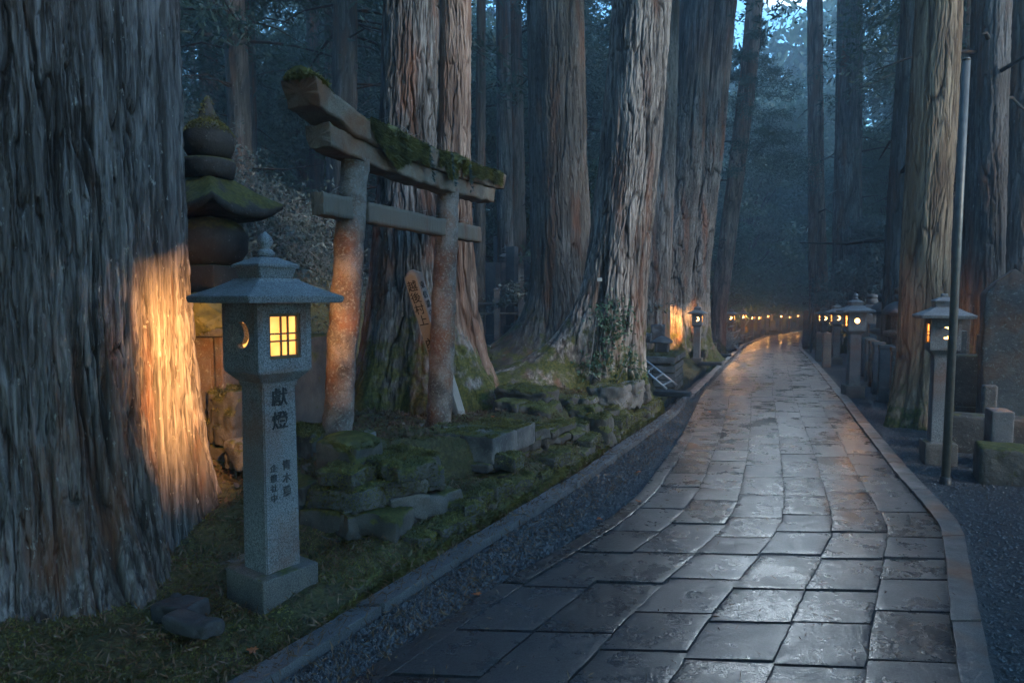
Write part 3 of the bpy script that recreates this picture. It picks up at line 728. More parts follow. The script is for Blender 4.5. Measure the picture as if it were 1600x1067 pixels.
link('side_writing', text_mesh('side_writing', ('東', '信', '濃', '守', '墓'), .085, 1.25), M['ink'], gp, loc=(.079, 0, Ln-.16), rot=(0, 0, R(90)))
# ================================================================ TREES
def trunk_mesh(name, pts, nth, zs, seed, amp, f=9.0, roots=(), plates=.5, face=None):
    """pts: list of (height, x, y, radius) in local metres; roots: (angle, reach, decay, sharpness)"""
    pts = np.array(pts, float); zs = np.asarray(zs, float)
    cx, cy, rr = [np.interp(zs, pts[:, 0], pts[:, i]) for i in (1, 2, 3)]
    th = np.linspace(0, 2*math.pi, nth, endpoint=False)
    TH, Z = np.meshgrid(th, zs); Rr = np.repeat(rr[:, None], nth, 1)
    per = max(3, int(round(float(rr[len(rr)//3])*6.283*f)))
    u = TH/(2*math.pi)*per
    warp = (fbm(u*.35, Z*.55, seed=seed, oc=2, per=0)-.5)*1.3*np.minimum(1, np.minimum(TH, 2*math.pi-TH)*2)
    warp = warp+((fbm(u*2.2, Z*4.0, seed=seed+31, oc=3)-.5)*.55)*np.minimum(1, np.minimum(TH, 2*math.pi-TH)*2)
    uw = np.mod(u+warp, per)
    a = vn(uw, Z*.6, seed=seed+1, per=per); b = vn(np.mod(uw*2, per*2), Z*1.3, seed=seed+2, per=per*2)
    rid = 1-np.abs(2*a-1); rid2 = 1-np.abs(2*b-1)
    fine = vn(np.mod(uw*5, per*5), Z*3.2, seed=seed+3, per=per*5); vf = vn(np.mod(uw*11, per*11), Z*9, seed=seed+9, per=per*11)
    h = -(rid**16)*1.9 - (rid2**14)*1.3 + (fine-.5)*.45 + (vf-.5)*.8 - (1-np.abs(2*fine-1))**10*.6 + (vn(uw, Z*.3, seed=seed+6, per=per)-.5)*.6
    st = vn(uw*.5 % (per/2 if per % 2 == 0 else per), Z*.33, seed=seed+4)*np.minimum(1, np.minimum(TH, 2*math.pi-TH)*2)
    h = h + plates*sstep(.5, .56, st)
    lob = 0
    for k in (2, 3, 5): lob = lob+np.cos(k*TH+seed*k+Z*.15)*.035/k*1.6
    global FUR; FUR = (1-.9*rid**14)*(1-.7*rid2**14)*(1-.35*(1-np.abs(2*fine-1))**8)*(.7+.6*vn(uw, Z*.8, seed=seed+6, per=per))
    rad = Rr*(1+lob)+h*amp
    g0 = 0
    for (an, reach, dec, sh) in roots:
        c = np.maximum(np.cos((TH-an+.12*np.sin(Z*2+seed))), 0)**sh
        rad = rad+reach*c*np.exp(-np.maximum(Z, -.3)/dec)
    flut = 1+.10*np.sin(TH*7+seed)*np.exp(-np.maximum(Z, 0)/.9)
    rad = rad*flut
    X = cx[:, None]+rad*np.cos(TH); Y = cy[:, None]+rad*np.sin(TH)
    V = np.stack([X, Y, Z+0*TH], -1).reshape(-1, 3); n, m = len(zs), nth; idx = np.arange(n*m).reshape(n, m); nx = np.roll(idx, -1, 1)
    return V, np.stack([idx[:-1], nx[:-1], nx[1:], idx[1:]], -1).reshape(-1, 4)
def foliage(name, K, per, cen, rad, L, w, seed, droop=.35, twigs=None):
    rng = np.random.default_rng(seed); n = K*per
    c = np.repeat(cen, per, 0); r = np.repeat(rad, per, 0)
    p = c+rng.normal(size=(n, 3))*r*.5
    out = (c-np.array([0, 0, 0]))*np.array([1, 1, 0]); out /= np.maximum(np.linalg.norm(out, axis=1, keepdims=True), .1)
    V, Q = blades(p, out*.8, L, w, seed+1, .8, droop)
    return V, Q
def conifer_crown(seed, B, Rm, Ht, L, w, per=30, kk=5, lift=.15, droop=.3):
    rng = np.random.default_rng(seed); cs, rs, tb = [], [], []
    for b in range(B):
        t = (b+rng.random())/B; z = t*Ht; ll = Rm*(1-t)**.7*rng.uniform(.65, 1.15)+.4; a = rng.random()*6.283
        if ll < .6: continue
        P = []
        for k in range(kk):
            s = (k+1)/kk; q = np.array([math.cos(a)*ll*s, math.sin(a)*ll*s, z+lift*ll*s-droop*ll*s*s]); P.append(q)
            if s > .25: cs.append(q+rng.normal(size=3)*.12); rs.append([.16*ll+.18, .16*ll+.18, .10*ll+.08])
        tb.append(tube([(0, 0, z)]+[tuple(p) for p in P], [.05]+[.04*(1-i/kk) for i in range(kk)], 4))
    cen = np.array(cs); rad = np.array(rs)
    V, Q = foliage('c', len(cen), per, cen, rad, L, w, seed, .25)
    return cat_([(V, Q)]), cat_(tb)
cr_near = [mk('crown', *conifer_crown(s, 46, 4.2, 11, .20, .028, 96, 6)[0], smooth=False) for s in (1, 2)]
def near_tree(name, label, Y, samples, mat, base=None, roots=(), amp=.02, f=9.0, top=15.0, seed=1, nth=260, crown=False, group='great trees lining the path', plates=.5, zb=None, crz=None, crs=1.0, fine_to=8.0, step=.022, branches=0):
    """samples: (py, centre px, width px) down the trunk in the photograph"""
    P = []
    for py, px, wd in samples:
        q = W(px, py, Y); P.append((q.z, q.x, q.y, wd*Y/F/2))
    P.sort()
    b = P[0]; z0 = tz(b[1], Y) if zb is None else zb
    loc = Vector((b[1], Y, z0))
    pts = [(p[0]-z0, p[1]-loc.x, 0, p[3]) for p in P]
    if pts[0][0] > 0: pts = [(-.6, pts[0][1], 0, pts[0][3])]+pts
    e, e2 = pts[-1], pts[-2]; sl = (e[1]-e2[1])/max(e[0]-e2[0], .1); dz = top-e[0]
    if dz > 0: pts.append((top, e[1]+sl*dz*.6, 0, e[3]*.62))
    t = thing(name, label, 'tree', tuple(loc), 0, group)
    ft = min(top, fine_to); zs = np.concatenate([np.arange(-.45, ft, step), np.arange(ft, top+.01, .3)])
    me = mk('trunk', *trunk_mesh('trunk', pts, nth, zs, seed, amp, f, roots, plates)); attr(me, 'ridge', FUR.ravel()); link('trunk', me, mat, t)
    if branches:
        rg = random.Random(seed); e = []
        for k in range(branches):
            z = rg.uniform(3.0, 10.5); xx_ = float(np.interp(z, [q[0] for q in pts], [q[1] for q in pts])); a = rg.uniform(0, 6.28); l = rg.uniform(1.0, 2.6)
            c0 = Vector((xx_, 0, z)); dd = Vector((math.cos(a), math.sin(a), 0))
            q1 = c0+dd*l*.5+Vector((0, 0, rg.uniform(-.1, .25))); q2 = c0+dd*l+Vector((0, 0, rg.uniform(-.4, .1)))
            link('dead_branch', mk('dead_branch', *tube([c0, q1, q2], [.05, .03, .008], 5)), M['bark_dark'], t)
    if crown:
        c = link('crown', cr_near[seed % 2], M['leafc'], t); e = pts[-1]; c.location = (e[1]*.9, 0, (top-8.5) if crz is None else crz); c.rotation_euler = (0, 0, seed); c.scale = (crs,)*3
    return t
A = R
near_tree('giant_cedar', 'giant weathered cedar filling the left edge of the picture, glowing orange beside the nearest lantern', 4.45,
  [], None) if False else None
def giant():
    loc = Vector((-3.10, 4.32, tz(-3.1, 4.3)-.0))
    t = thing('giant_cedar', 'giant weathered grey cedar filling the left edge, its bark lit orange by the nearest lantern', 'tree', tuple(loc), 0, 'great trees lining the path')
    pts = [(-.6, 0, 0, 1.0), (0, 0, 0, .98), (1, 0, 0, .95), (2, 0, 0, .93), (5, .0, 0, .91), (16, .1, 0, .8)]
    zs = np.concatenate([np.arange(-.5, 4.3, .0085), np.arange(4.3, 16, .1)])
    roots = [(A(-20), .03, .35, 8), (A(-62), .18, .5, 8), (A(-95), .16, .6, 9), (A(-130), .3, .5, 8), (A(25), .08, .5, 9), (A(80), .3, .5, 6), (A(170), .3, .5, 6), (A(-42), .05, .6, 10)]
    me = mk('trunk', *trunk_mesh('trunk', pts, 1400, zs, 5, .030, 15, roots, .9)); attr(me, 'ridge', FUR.ravel()); link('trunk', me, M['bark_giant'], t)
    c = link('crown', cr_near[0], M['leafc'], t); c.location = (0, 0, 8); c.scale = (1.25, 1.25, 1)
giant()
near_tree('cedar', 'thick grey cedar directly behind the torii gate with a moss skirt at its foot', 9.0, [(0, 648, 92), (300, 642, 108), (450, 648, 140), (600, 662, 185)], M['bark_grey'],
  roots=[(A(-90), .25, .5, 5), (A(-160), .3, .5, 5), (A(-20), .35, .5, 6)], amp=.030, f=8, seed=11, nth=340)
near_tree('cedar', 'reddish brown trunk squeezed against the right side of the thick grey cedar behind the torii', 8.9, [(0, 713, 44), (300, 708, 52), (440, 712, 62), (640, 722, 84)], M['bark_red'],
  roots=[(A(-40), .30, .35, 6), (A(-95), .16, .5, 5), (A(0), .22, .5, 6)], amp=.020, f=9, seed=12, nth=240, crown=False)
near_tree('cedar', 'dark mossy cedar left of centre whose roots sweep left over the bank', 14.2, [(0, 868, 86), (250, 872, 88), (420, 878, 92), (500, 884, 104), (560, 890, 120)], M['bark_dark'],
  roots=[(A(-172), 2.2, .50, 12), (A(-150), 1.2, .5, 10), (A(-110), .4, .5, 6), (A(-60), .3, .5, 6)], amp=.022, f=9, seed=13, nth=320, crown=True, crz=8.3, crs=.95)
near_tree('cedar', 'tall warm sunlit cedar at the centre with a leafy climber at its base', 10.9, [(0, 1003, 92), (250, 984, 94), (420, 965, 98), (520, 956, 104), (610, 948, 108)], M['bark_pink'],
  roots=[(A(-172), 1.75, .50, 12), (A(-146), 1.1, .42, 12), (A(-100), .25, .5, 6), (A(-30), .18, .4, 6), (A(90), .3, .4, 5)], amp=.028, f=9, seed=14, nth=360, top=16)
near_tree('cedar', 'bluish grey cedar half hidden behind the warm sunlit trunk', 17.5, [(0, 1038, 44), (250, 1030, 48), (520, 1012, 64)], M['bark_grey'], amp=.02, seed=15, nth=160, roots=[(A(-120), .3, .5, 4)], crown=False)
near_tree('cedar', 'left trunk of the leaning pair beyond the stone platform', 21.5, [(0, 1090, 50), (250, 1068, 58), (420, 1048, 64), (540, 1034, 80)], M['bark_grey'], amp=.04, f=6, seed=16, nth=220, roots=[(A(-120), .4, .5, 4), (A(-40), .3, .5, 4)])
near_tree('cedar', 'right trunk of the leaning pair, lit orange low down by the lantern beside it', 22.0, [(0, 1128, 44), (250, 1100, 54), (420, 1078, 60), (540, 1064, 78)], M['bark_grey'], amp=.04, f=6, seed=17, nth=220, roots=[(A(-90), .35, .5, 4), (A(-20), .4, .5, 5)])
near_tree('cedar', 'slim brown cedar leaning right, behind the first lantern beyond the plank bridge', 27, [(0, 1180, 24), (110, 1170, 25), (300, 1147, 25), (490, 1122, 25)], M['bark_red'], amp=.02, f=6, seed=18, branches=4, nth=110, top=18, crown=True, crz=6.8, crs=.55)
near_tree('cedar', 'slim straight dark cedar at the right edge of the path, orange near its foot', 30, [(0, 1273, 21), (300, 1275, 23), (500, 1280, 28), (540, 1281, 32)], M['bark_red'], amp=.025, f=5, seed=19, branches=5, nth=110, top=24)
near_tree('cedar', 'broad bluish cedar behind the small lanterns right of the path', 27, [(0, 1328, 36), (400, 1324, 42), (550, 1322, 50)], M['bark_grey'], amp=.03, f=6, seed=20, branches=9, nth=160, top=24, crown=False)
near_tree('cedar', 'dark reddish cedar close behind the tan cypress on its left', 13.5, [(0, 1424, 28), (250, 1408, 32), (400, 1402, 36), (600, 1398, 46)], M['bark_dark'], amp=.018, f=8, seed=21, branches=8, nth=160, top=15, crown=True, crz=8.0, crs=1.05)
near_tree('cypress', 'tan barked cypress trunk on the right rising beside the lantern and the steel pole', 9.5, [(0, 1468, 62), (250, 1454, 63), (400, 1446, 64), (560, 1441, 70), (640, 1437, 84)], M['bark_tan'],
  roots=[(A(-160), .14, .3, 6), (A(-100), .12, .3, 5), (A(-20), .10, .3, 5)], amp=.014, f=10, seed=22, nth=260, crz=11, top=19, crown=True)
near_tree('cedar', 'shadowy cedar trunk rising behind the pointed gravestone on the right', 12.5, [(0, 1548, 50), (400, 1536, 54), (600, 1530, 60)], M['bark_dark'], amp=.02, seed=23, branches=9, nth=160, top=12)
near_tree('cedar', 'dark cedar trunk at the far right edge of the picture', 14.5, [(0, 1606, 46), (400, 1592, 50), (600, 1588, 60)], M['bark_dark'], amp=.02, seed=24, branches=6, nth=140, top=19, crz=9, crown=True)
near_tree('cedar', 'narrow dark trunk seen between the thick grey cedar and the mossy dark one', 19, [(0, 752, 14), (300, 750, 16), (480, 748, 20)], M['bark_dark'], amp=.012, seed=25, nth=80, top=12, crown=False)
near_tree('cedar', 'pale trunk piece standing left of the mossy dark cedar above the graves', 22, [(0, 786, 22), (200, 788, 24), (400, 790, 26)], M['bark_grey'], amp=.015, seed=26, nth=80, top=14, crown=False)

# ---------------------------------------------------------------- forest behind
def tall_conifer(seed, Rt, Ht, z0, Rm, hc):
    root = bpy.data.objects.new('forest_cedar', None); C.objects.link(root)
    rng = random.Random(seed)
    pts = [(-.5, 0, 0, Rt*1.25), (0, 0, 0, Rt*1.2), (1.0, .0, 0, Rt), (Ht, rng.uniform(-.6, .6), 0, Rt*.45)]
    tr = trunk_mesh('t', pts, 48, np.concatenate([np.arange(-.4, 12, .1), np.arange(12, Ht, .5)]), seed, .02, 7)
    (fv, br) = conifer_crown(seed, 50, Rm, hc, .24, .026, 60, 6, .1, .35)
    dead = []
    for k in range(16):
        z = rng.uniform(2.5, z0+1); a = rng.uniform(0, 6.28); l = rng.uniform(.6, 2.2)
        dead.append(tube([(0, 0, z), (math.cos(a)*l*.5, math.sin(a)*l*.5, z+rng.uniform(-.1, .25)), (math.cos(a)*l, math.sin(a)*l, z+rng.uniform(-.35, .15))], [.035, .022, .006], 4))
    bz = xf(br, (0, 0, z0))
    me = mk('trunk', *tr); attr(me, 'ridge', FUR.ravel()); link('trunk', me, M['bark_dark'], root)
    tag(link('branches', mk('branches', *cat_([bz]+dead), smooth=False), M['bark_dark'], root), kind='stuff')
    link('crown', mk('crown', *fv, smooth=False), M['leafc'], root, loc=(0, 0, z0))
    return root
def bushy(seed, Ht, Rm, L, w, mat, name, per=34, K=170):
    rng = np.random.default_rng(seed); cen = []; rad = []; tb = []
    root = bpy.data.objects.new(name, None); C.objects.link(root)
    tb.append(tube([(0, 0, -.3), (rng.normal()*.1, 0, Ht*.3), (rng.normal()*.3, rng.normal()*.3, Ht*.8)], [.14*Ht/7, .10*Ht/7, .03], 7))
    for k in range(K):
        a = rng.random()*6.28; t = rng.random()**.8; rr = Rm*math.sqrt(rng.random())*(math.sin(min(1, t*1.25+.12)*math.pi*.86)+.15)
        c = np.array([math.cos(a)*rr, math.sin(a)*rr, Ht*(.12+.88*t)]); cen.append(c); s = rng.uniform(.25, .6)*Rm/2.5; rad.append([s, s, s*.45])
        if k % 3 == 0: tb.append(tube([(0, 0, c[2]*.55), tuple(c*np.array([.55, .55, .85])), tuple(c)], [.035, .02, .006], 4))
    link('trunk', mk('trunk', *cat_(tb), smooth=False), M['bark_dark'], root)
    link('crown', mk('crown', *foliage('b', K, per, np.array(cen), np.array(rad), L, w, seed, .3), smooth=False), mat, root)
    return root
def shrub(seed):
    rng = np.random.default_rng(seed); root = bpy.data.objects.new('hillside_shrub', None); C.objects.link(root); tb = []; P = []
    for k in range(46):
        a = rng.random()*6.28; l = rng.uniform(.7, 1.9); lift = rng.uniform(.5, 1.3)
        q = [np.array([rng.normal()*.15, rng.normal()*.15, 0])]; d = np.array([math.cos(a), math.sin(a), lift*1.3])
        for s in range(6): 
            d = d+np.array([rng.normal()*.25, rng.normal()*.25, -.34+rng.normal()*.1]); q.append(q[-1]+d/np.linalg.norm(d)*l/6)
        tb.append(tube([tuple(v) for v in q], [.011, .009, .007, .005, .004, .003, .002], 3))
        for s in range(2, 7):
            for _ in range(7): P.append(q[s]+rng.normal(size=3)*.10)
            if rng.random() < .7:
                e = q[s]+rng.normal(size=3)*.35; tb.append(tube([tuple(q[s]), tuple((q[s]+e)/2+rng.normal(size=3)*.05), tuple(e)], [.004, .003, .001], 3))
                for _ in range(5): P.append(e+rng.normal(size=3)*.07)
    P = np.array(P); 
    link('twigs', mk('twigs', *cat_(tb), smooth=False), M['twig'], root)
    link('leaves', mk('leaves', *blades(P, np.tile([0, 0, .4], (len(P), 1)), .075, .020, seed, 1.0, .1), smooth=False), M['leafs'], root)
    return root
cedars = [tall_conifer(31, .30, 22, 6.5, 3.2, 14), tall_conifer(32, .38, 26, 9, 3.8, 15), tall_conifer(33, .20, 18, 4.5, 2.4, 13)]
bush = [bushy(41, 7.5, 2.8, .18, .035, M['leafd'], 'broadleaf_tree', 90, 220), bushy(42, 10, 3.4, .20, .042, M['leafd'], 'broadleaf_tree', 95, 240), bushy(43, 5.0, 2.4, .15, .028, M['leafs'], 'undergrowth_tree', 90, 220)]
shr = [shrub(51), shrub(52), shrub(53)]
usedp = set()
def put(pr, x, Y, s, rz, label, cat, group, dz=0):
    o = copy_tree(pr) if id(pr) in usedp else pr; usedp.add(id(pr))
    o.location = (x, Y, tz(x, Y)-.05+dz); o.rotation_euler = (0, 0, rz); o.scale = (s, s, s*random.uniform(.9, 1.12))
    tag(o, label, cat, group); return o
rf = random.Random(99)
def clear(x, Y, m=1.5): return x < float(xKO(Y))-m or x > float(xRO(Y))+m
# conifers of the wood, left hillside and both sides
spots = []
def ok(x, Y, d): return all((x-a)**2+(Y-b)**2 > d*d for a, b in spots)
for (x0, x1, y0, y1, n, d, m) in ((-14, 5, 13, 30, 15, 2.2, 3.2), (-25, 18, 30, 58, 24, 3.0, 3.5), (8, 34, 14, 34, 26, 2.2, 3.4), (18, 60, 34, 62, 26, 3.2, 4.5)):
    c = 0; tries = 0
    while c < n and tries < 800:
        tries += 1; x, Y = rf.uniform(x0, x1), rf.uniform(y0, y1)
        px = 800+F*x/Y
        if not clear(x, Y, m) or not ok(x, Y, d) or (820 < px < 1130 and Y < 26) or (1090 < px < 1300 and Y < 120): continue
        spots.append((x, Y)); c += 1; k = rf.randrange(3)
        put(cedars[k], x, Y, rf.uniform(.85, 1.2), rf.uniform(0, 6.28), ['tall forest cedar with a high thin crown, standing in the shadowy wood', 'stout dark forest cedar with bare dead branches below its crown, in the shadowy wood', 'young slender forest cedar with low hanging foliage, in the shadowy wood'][k], 'tree', 'forest cedars in the wood behind')
for i, (px, Y, k, s) in enumerate([(1160, 70, 1, 1.3), (1185, 66, 0, 1.1), (1205, 74, 1, 1.5), (1228, 68, 0, 1.25), (1245, 78, 1, 1.6), (1140, 58, 0, 1.1), (1215, 82, 1, 1.6), (1172, 80, 1, 1.6), (1195, 86, 1, 2.0), (1235, 88, 1, 2.1), (1180, 58, 1, 1.6), (1165, 52, 0, 1.7), (1225, 64, 1, 1.9), (1252, 72, 1, 2.2), (1275, 66, 1, 2.0), (1205, 62, 0, 1.9), (1218, 60, 1, 1.8), (1160, 64, 1, 2.0), (1190, 70, 1, 2.3), (1240, 80, 1, 2.4), (1225, 74, 1, 2.5), (1262, 76, 1, 2.4), (1150, 88, 1, 2.0),
      (480, 34, 1, 1.2), (560, 40, 1, 1.4), (410, 30, 1, 1.1), (735, 38, 1, 1.5), (700, 46, 1, 1.9), (620, 48, 1, 1.9), (520, 52, 1, 2.0), (900, 44, 1, 1.9), (840, 50, 1, 2.2), (1085, 60, 1, 2.0), (1160, 45, 0, .95), (1118, 42, 0, 1.0), (1010, 36, 1, 1.0), (930, 30, 0, 1.0), (915, 24, 0, .8), (800, 30, 1, .9), (1300, 50, 1, 1.2), (1350, 42, 0, 1.1), (1390, 32, 1, .9), (1295, 64, 1, 1.5)]):
    x = W(px, 464, Y).x
    if not clear(x, Y, 2.0): x = float(xKO(Y))-2.5 if px < 1240 else float(xRO(Y))+3
    put(bush[k], x, Y, s, i*1.7, ['blue green broadleaf tree with hanging sprays at the far end of the path' if Y > 50 else 'leafy blue green tree between the trunks of the wood', 'tall rounded broadleaf tree closing the view at the far bend' if Y > 50 else 'broad leafy tree filling a gap in the wood'][k], 'tree', 'broadleaf trees beyond the trunks' )
c = 0
while c < 34:
    x, Y = rf.uniform(-12, 30), rf.uniform(14, 44)
    if not clear(x, Y, 2.6) or not ok(x, Y, 1.0): continue
    px = 800+F*x/Y
    if 1120 < px < 1262: continue
    c += 1; put(bush[2], x, Y, rf.uniform(.5, .95), rf.uniform(0, 6.28), 'dim undergrowth tree with small bluish leaves among the dark trunks', 'tree', 'undergrowth trees')
c = 0
while c < 70:
    x, Y = rf.uniform(-9, -.5), rf.uniform(8.6, 17)
    if float(xKO(Y))-x < (5.2 if Y < 14 else 6.5): continue
    c += 1; put(shr[c % 3], x, Y, rf.uniform(.6, 1.15), rf.uniform(0, 6.28), 'tangled twiggy shrub with pale bare stems on the hillside behind the torii', 'shrub', 'shrubs on the hillside')

# added unseen trees behind and beside the viewer, placed to shade the foreground
for i, (x, Y, k, s) in enumerate([(8.2, -.8, 0, 1.1), (5.4, -2.3, 1, .9), (-4.5, -2.5, 1, 1.1), (-1.0, -6, 1, 1.3), (-8, 2, 1, 1.2), (11.2, 7.4, 0, .9), (-9, 7, 0, 1.2), (-5.2, 1.3, 0, .8), (-6.8, -1.2, 1, .8), (-3.2, -3.8, 0, .9)]):
    put(bush[k], x, Y, s, i*1.3, 'added leafy tree out of view, put there to shade the near ground and trunks', 'tree', 'added shade trees around the viewer')
for i, (x, Y, s) in enumerate([(-5.5, .5, 1.1)]):
    o = copy_tree(cedars[1]); o.location = (x, Y, tz(x, Y)-.1); o.rotation_euler = (0, 0, i*2.); o.scale = (s*1.1, s*1.1, s*.8)
    tag(o, 'added stout cedar out of view, its crown put there to shade the near path', 'tree', 'added cedars behind the viewer')

# the mass of the wood far away
def far_wood():
    rng = np.random.default_rng(77); n = 110000
    an = np.radians(rng.uniform(-48, 52, n)); d = rng.uniform(84, 110, n); x, Y = np.sin(an)*d, np.cos(an)*d
    top = 22+14*fbm(np.degrees(an)*.16, an*0, seed=5, oc=3)+8*np.exp(-((np.degrees(an)-22)/6)**2); z = rng.random(n)**.85*top
    keep = fbm(np.degrees(an)*.55, z*.22, seed=9, oc=3) > .37
    P = np.stack([x, Y, z], -1)[keep]
    V, Q = blades(P, np.tile([0, -.5, .1], (len(P), 1)), 1.25, .36, 6, .8, .3)
    tag(link('distant_woodland', mk('distant_woodland', V, Q, False), M['leafd']), kind='stuff')
far_wood()

# ================================================================ STONES OF THE BANK
def stone_at(name, px, py, w, h, Y, dep, seed, mat, rz=None, r=.05, amp=.018, warp=.03, parent=None, n=(9, 9, 8), mossy=0, dz=0):
    c = W(px, py, Y); Wd, Hh = w*Y/F, h*Y/F
    part = rbox((Wd, dep, Hh), min(r, Hh*.3, Wd*.3), tuple(int(k*1.7) for k in n), amp*.7, 9, seed, warp*1.3, 3)
    pv = part[0]; cr = np.abs(fbm(pv[:, 0]*5+seed, pv[:, 1]*5, pv[:, 2]*5, seed+40, 2)-.5)*2
    part = (pv*(1-(.16*np.exp(-cr*9)+.10*(vn(pv[:, 0]*9, pv[:, 1]*9, pv[:, 2]*9+seed, seed+3) > .62)*min(1, warp*25)))[:, None], part[1])
    rz = rzp(Y)+R(random.uniform(-8, 8)) if rz is None else rz
    o = link(name, mk(name, *part), M[mat], None); o.rotation_euler = (R(random.uniform(-3, 3)), R(random.uniform(-3, 3)), rz); o.location = c+Vector((0, dep*.45, dz))
    if parent: o.parent = parent; o.location = o.location-parent.location
    if mossy:
        rng = np.random.default_rng(seed); P, Nn = surf_pts(*part, mossy, .35, rng)
        b = blades(P+Nn*.004, Nn, .02, .004, seed, .8, .0)
        link('moss', mk('moss', *b, smooth=False), M['mosst'], o)
    return o
random.seed(5)
wall = thing('retaining_wall', 'tumbled mossy rubble wall holding up the bank below the torii gate', 'wall', tuple(W(620, 830, 4.9)))
def course_wall(parent, poly, zb, zt, ch, seed, mats, dep=.30, skip=.06, moss=260):
    rg = random.Random(seed); k = 0
    for (a, b) in zip(poly[:-1], poly[1:]):
        a, b = Vector(a), Vector(b); d = (b-a); Ls = d.length; d.normalize(); nrm = Vector((d.y, -d.x)); ang = math.atan2(d.y, d.x)
        t0b, t1b = zt(a.y), zt(b.y)
        z = zb(a.y)-.08; row = 0
        while z < max(t0b, t1b)-.03:
            h = ch*rg.uniform(.75, 1.25); t = -rg.uniform(0, .12)
            while t < Ls:
                w_ = rg.uniform(.17, .40); c = a+d*(t+w_/2)-nrm*(dep/2+rg.uniform(-.02, .05)); top = zt(c.y)
                if z+h < top+.07 and rg.random() > skip:
                    last = z+h > top-.08
                    part = rbox((w_-.014, dep, h-.012), .014, (11, 8, 8), .020, 11, seed*50+k, .05, 5)
                    pv = part[0]; cr = np.abs(fbm(pv[:, 0]*6+k, pv[:, 1]*6, pv[:, 2]*6, seed+40, 2)-.5)*2
                    part = (pv*(1-.10*np.exp(-cr*8))[:, None], part[1])
                    o = link('stone', mk('stone', *part), M[rg.choice(mats)], parent); o.location = Vector((c.x, c.y, z+h/2))-parent.location; o.rotation_euler = (rg.uniform(-.05, .05), rg.uniform(-.06, .06), ang+rg.uniform(-.12, .12))
                    if last and moss:
                        P, Nn = surf_pts(*part, moss*2, -.3 if moss > 400 else .3, np.random.default_rng(k)); link('moss', mk('moss', *blades(P, Nn, .018, .004, k, .9), smooth=False), M['mosst'], o)
                    k += 1
                t += w_
            z += h; row += 1
edging = thing('bank_edging', 'low mossy stone edging holding the bank above the left kerb', 'wall', (float(xKO(6))-.2, 6, .1))
ep = [(float(xKO(y))-float(np.interp(y, [4.6, 5.2, 10.5, 12], [.05, .10, .13, .42]))-.01, y) for y in np.arange(3.9, 11.4, .5)]
course_wall(edging, ep, lambda Y: -.10, lambda Y: float(np.interp(Y, [3.9, 4.4, 5.2, 9, 11.4], [.08, .13, .20, .20, .10])), .13, 9, ['rockm', 'rockm', 'rockm', 'rock'], .17, .05, 420)
zbL = lambda Y: float(np.interp(Y, [4.2, 5, 6, 9, 11], [.08, .14, .15, .14, .02])); 
course_wall(wall, [(-1.60, 4.62), (-1.00, 4.42), (-.58, 4.84), (-.86, 5.25), (-1.0, 5.75), (-.93, 6.20), (-.21, 5.95)], zbL, lambda Y: float(np.interp(Y, [4.4, 4.8, 5.7, 5.9], [.50, .56, .40, .28])), .15, 3, ['rock', 'rockm', 'rockm', 'plinth'], moss=700)
stone_at('capping_stone', 622, 745, 96, 50, 4.98, .5, 2, 'rockm', parent=wall, r=.035, amp=.012, warp=.02, mossy=4200)
s = stone_at('mossy_stone_block', 538, 733, 84, 84, 4.72, .36, 1, 'rockm', r=.04, warp=.015); 
P0 = [((0+.0, -.16, .165), .5), ((0, -.10, .17), .95), ((0, 0, .17), 1.08), ((0, .10, .17), .95), ((0, .17, .165), .5)]
spine_n = (1, 0); moss_pad('moss', s, P0, .195, .055, 14, dens=9000, L=.024, hang=.5)
tag(s, 'squared stone block under a thick moss cushion at the corner of the rubble wall', 'stone block')
# long slab and what carries it
u = dirv(6.3); nn_ = Vector((u.y, -u.x, 0)); rz6 = rzp(6.3)
base_c = Vector((-.19, 5.93, 0))
def slab(name, c0, wd, ln, th, top, seed, mat, label, cat, mossy=0, parent=None):
    c = c0-nn_*wd/2+u*ln/2; part = rbox((wd, ln, th), .02, (12, 12, 6), .012, 7, seed, .015, 2)
    o = link(name, mk(name, *part), M[mat]); o.location = (c.x, c.y, top-th/2); o.rotation_euler = (0, 0, rz6)
    if parent: o.parent = parent; o.location = o.location-parent.location
    if label: tag(o, label, cat)
    if mossy:
        P, Nn = surf_pts(*part, mossy, .5, np.random.default_rng(seed)); P = P[:]; k = fbm(P[:, 0]*4, P[:, 1]*4, seed=seed) > .42
        link('moss', mk('moss', *blades(P[k], Nn[k], .018, .004, seed, .9), smooth=False), M['mosst'], o)
    return o
terrace = thing('stone_terrace', 'flat pale edged slab terrace at the foot of the right torii pillar', 'terrace', tuple(base_c))
slab('edge_slab', base_c+Vector((.02, 0, 0)), .82, .50, .24, .51, 21, 'slabrock', None, None, 5000, terrace)
slab('edge_slab', base_c+u*.51-nn_*.0, .57, .46, .22, .50, 22, 'slabrock', None, None, 4000, terrace)
course_wall(terrace, [(-.19, 5.94), (.23, 6.86)], zbL, lambda Y: .28, .12, 12, ['rock', 'rock', 'rockm'], .26, .05, 0)
lowwall = thing('rubble_wall', 'long low row of broken mossy rocks between the gate and the sunlit cedar', 'wall', tuple(W(900, 660, 7.9)))
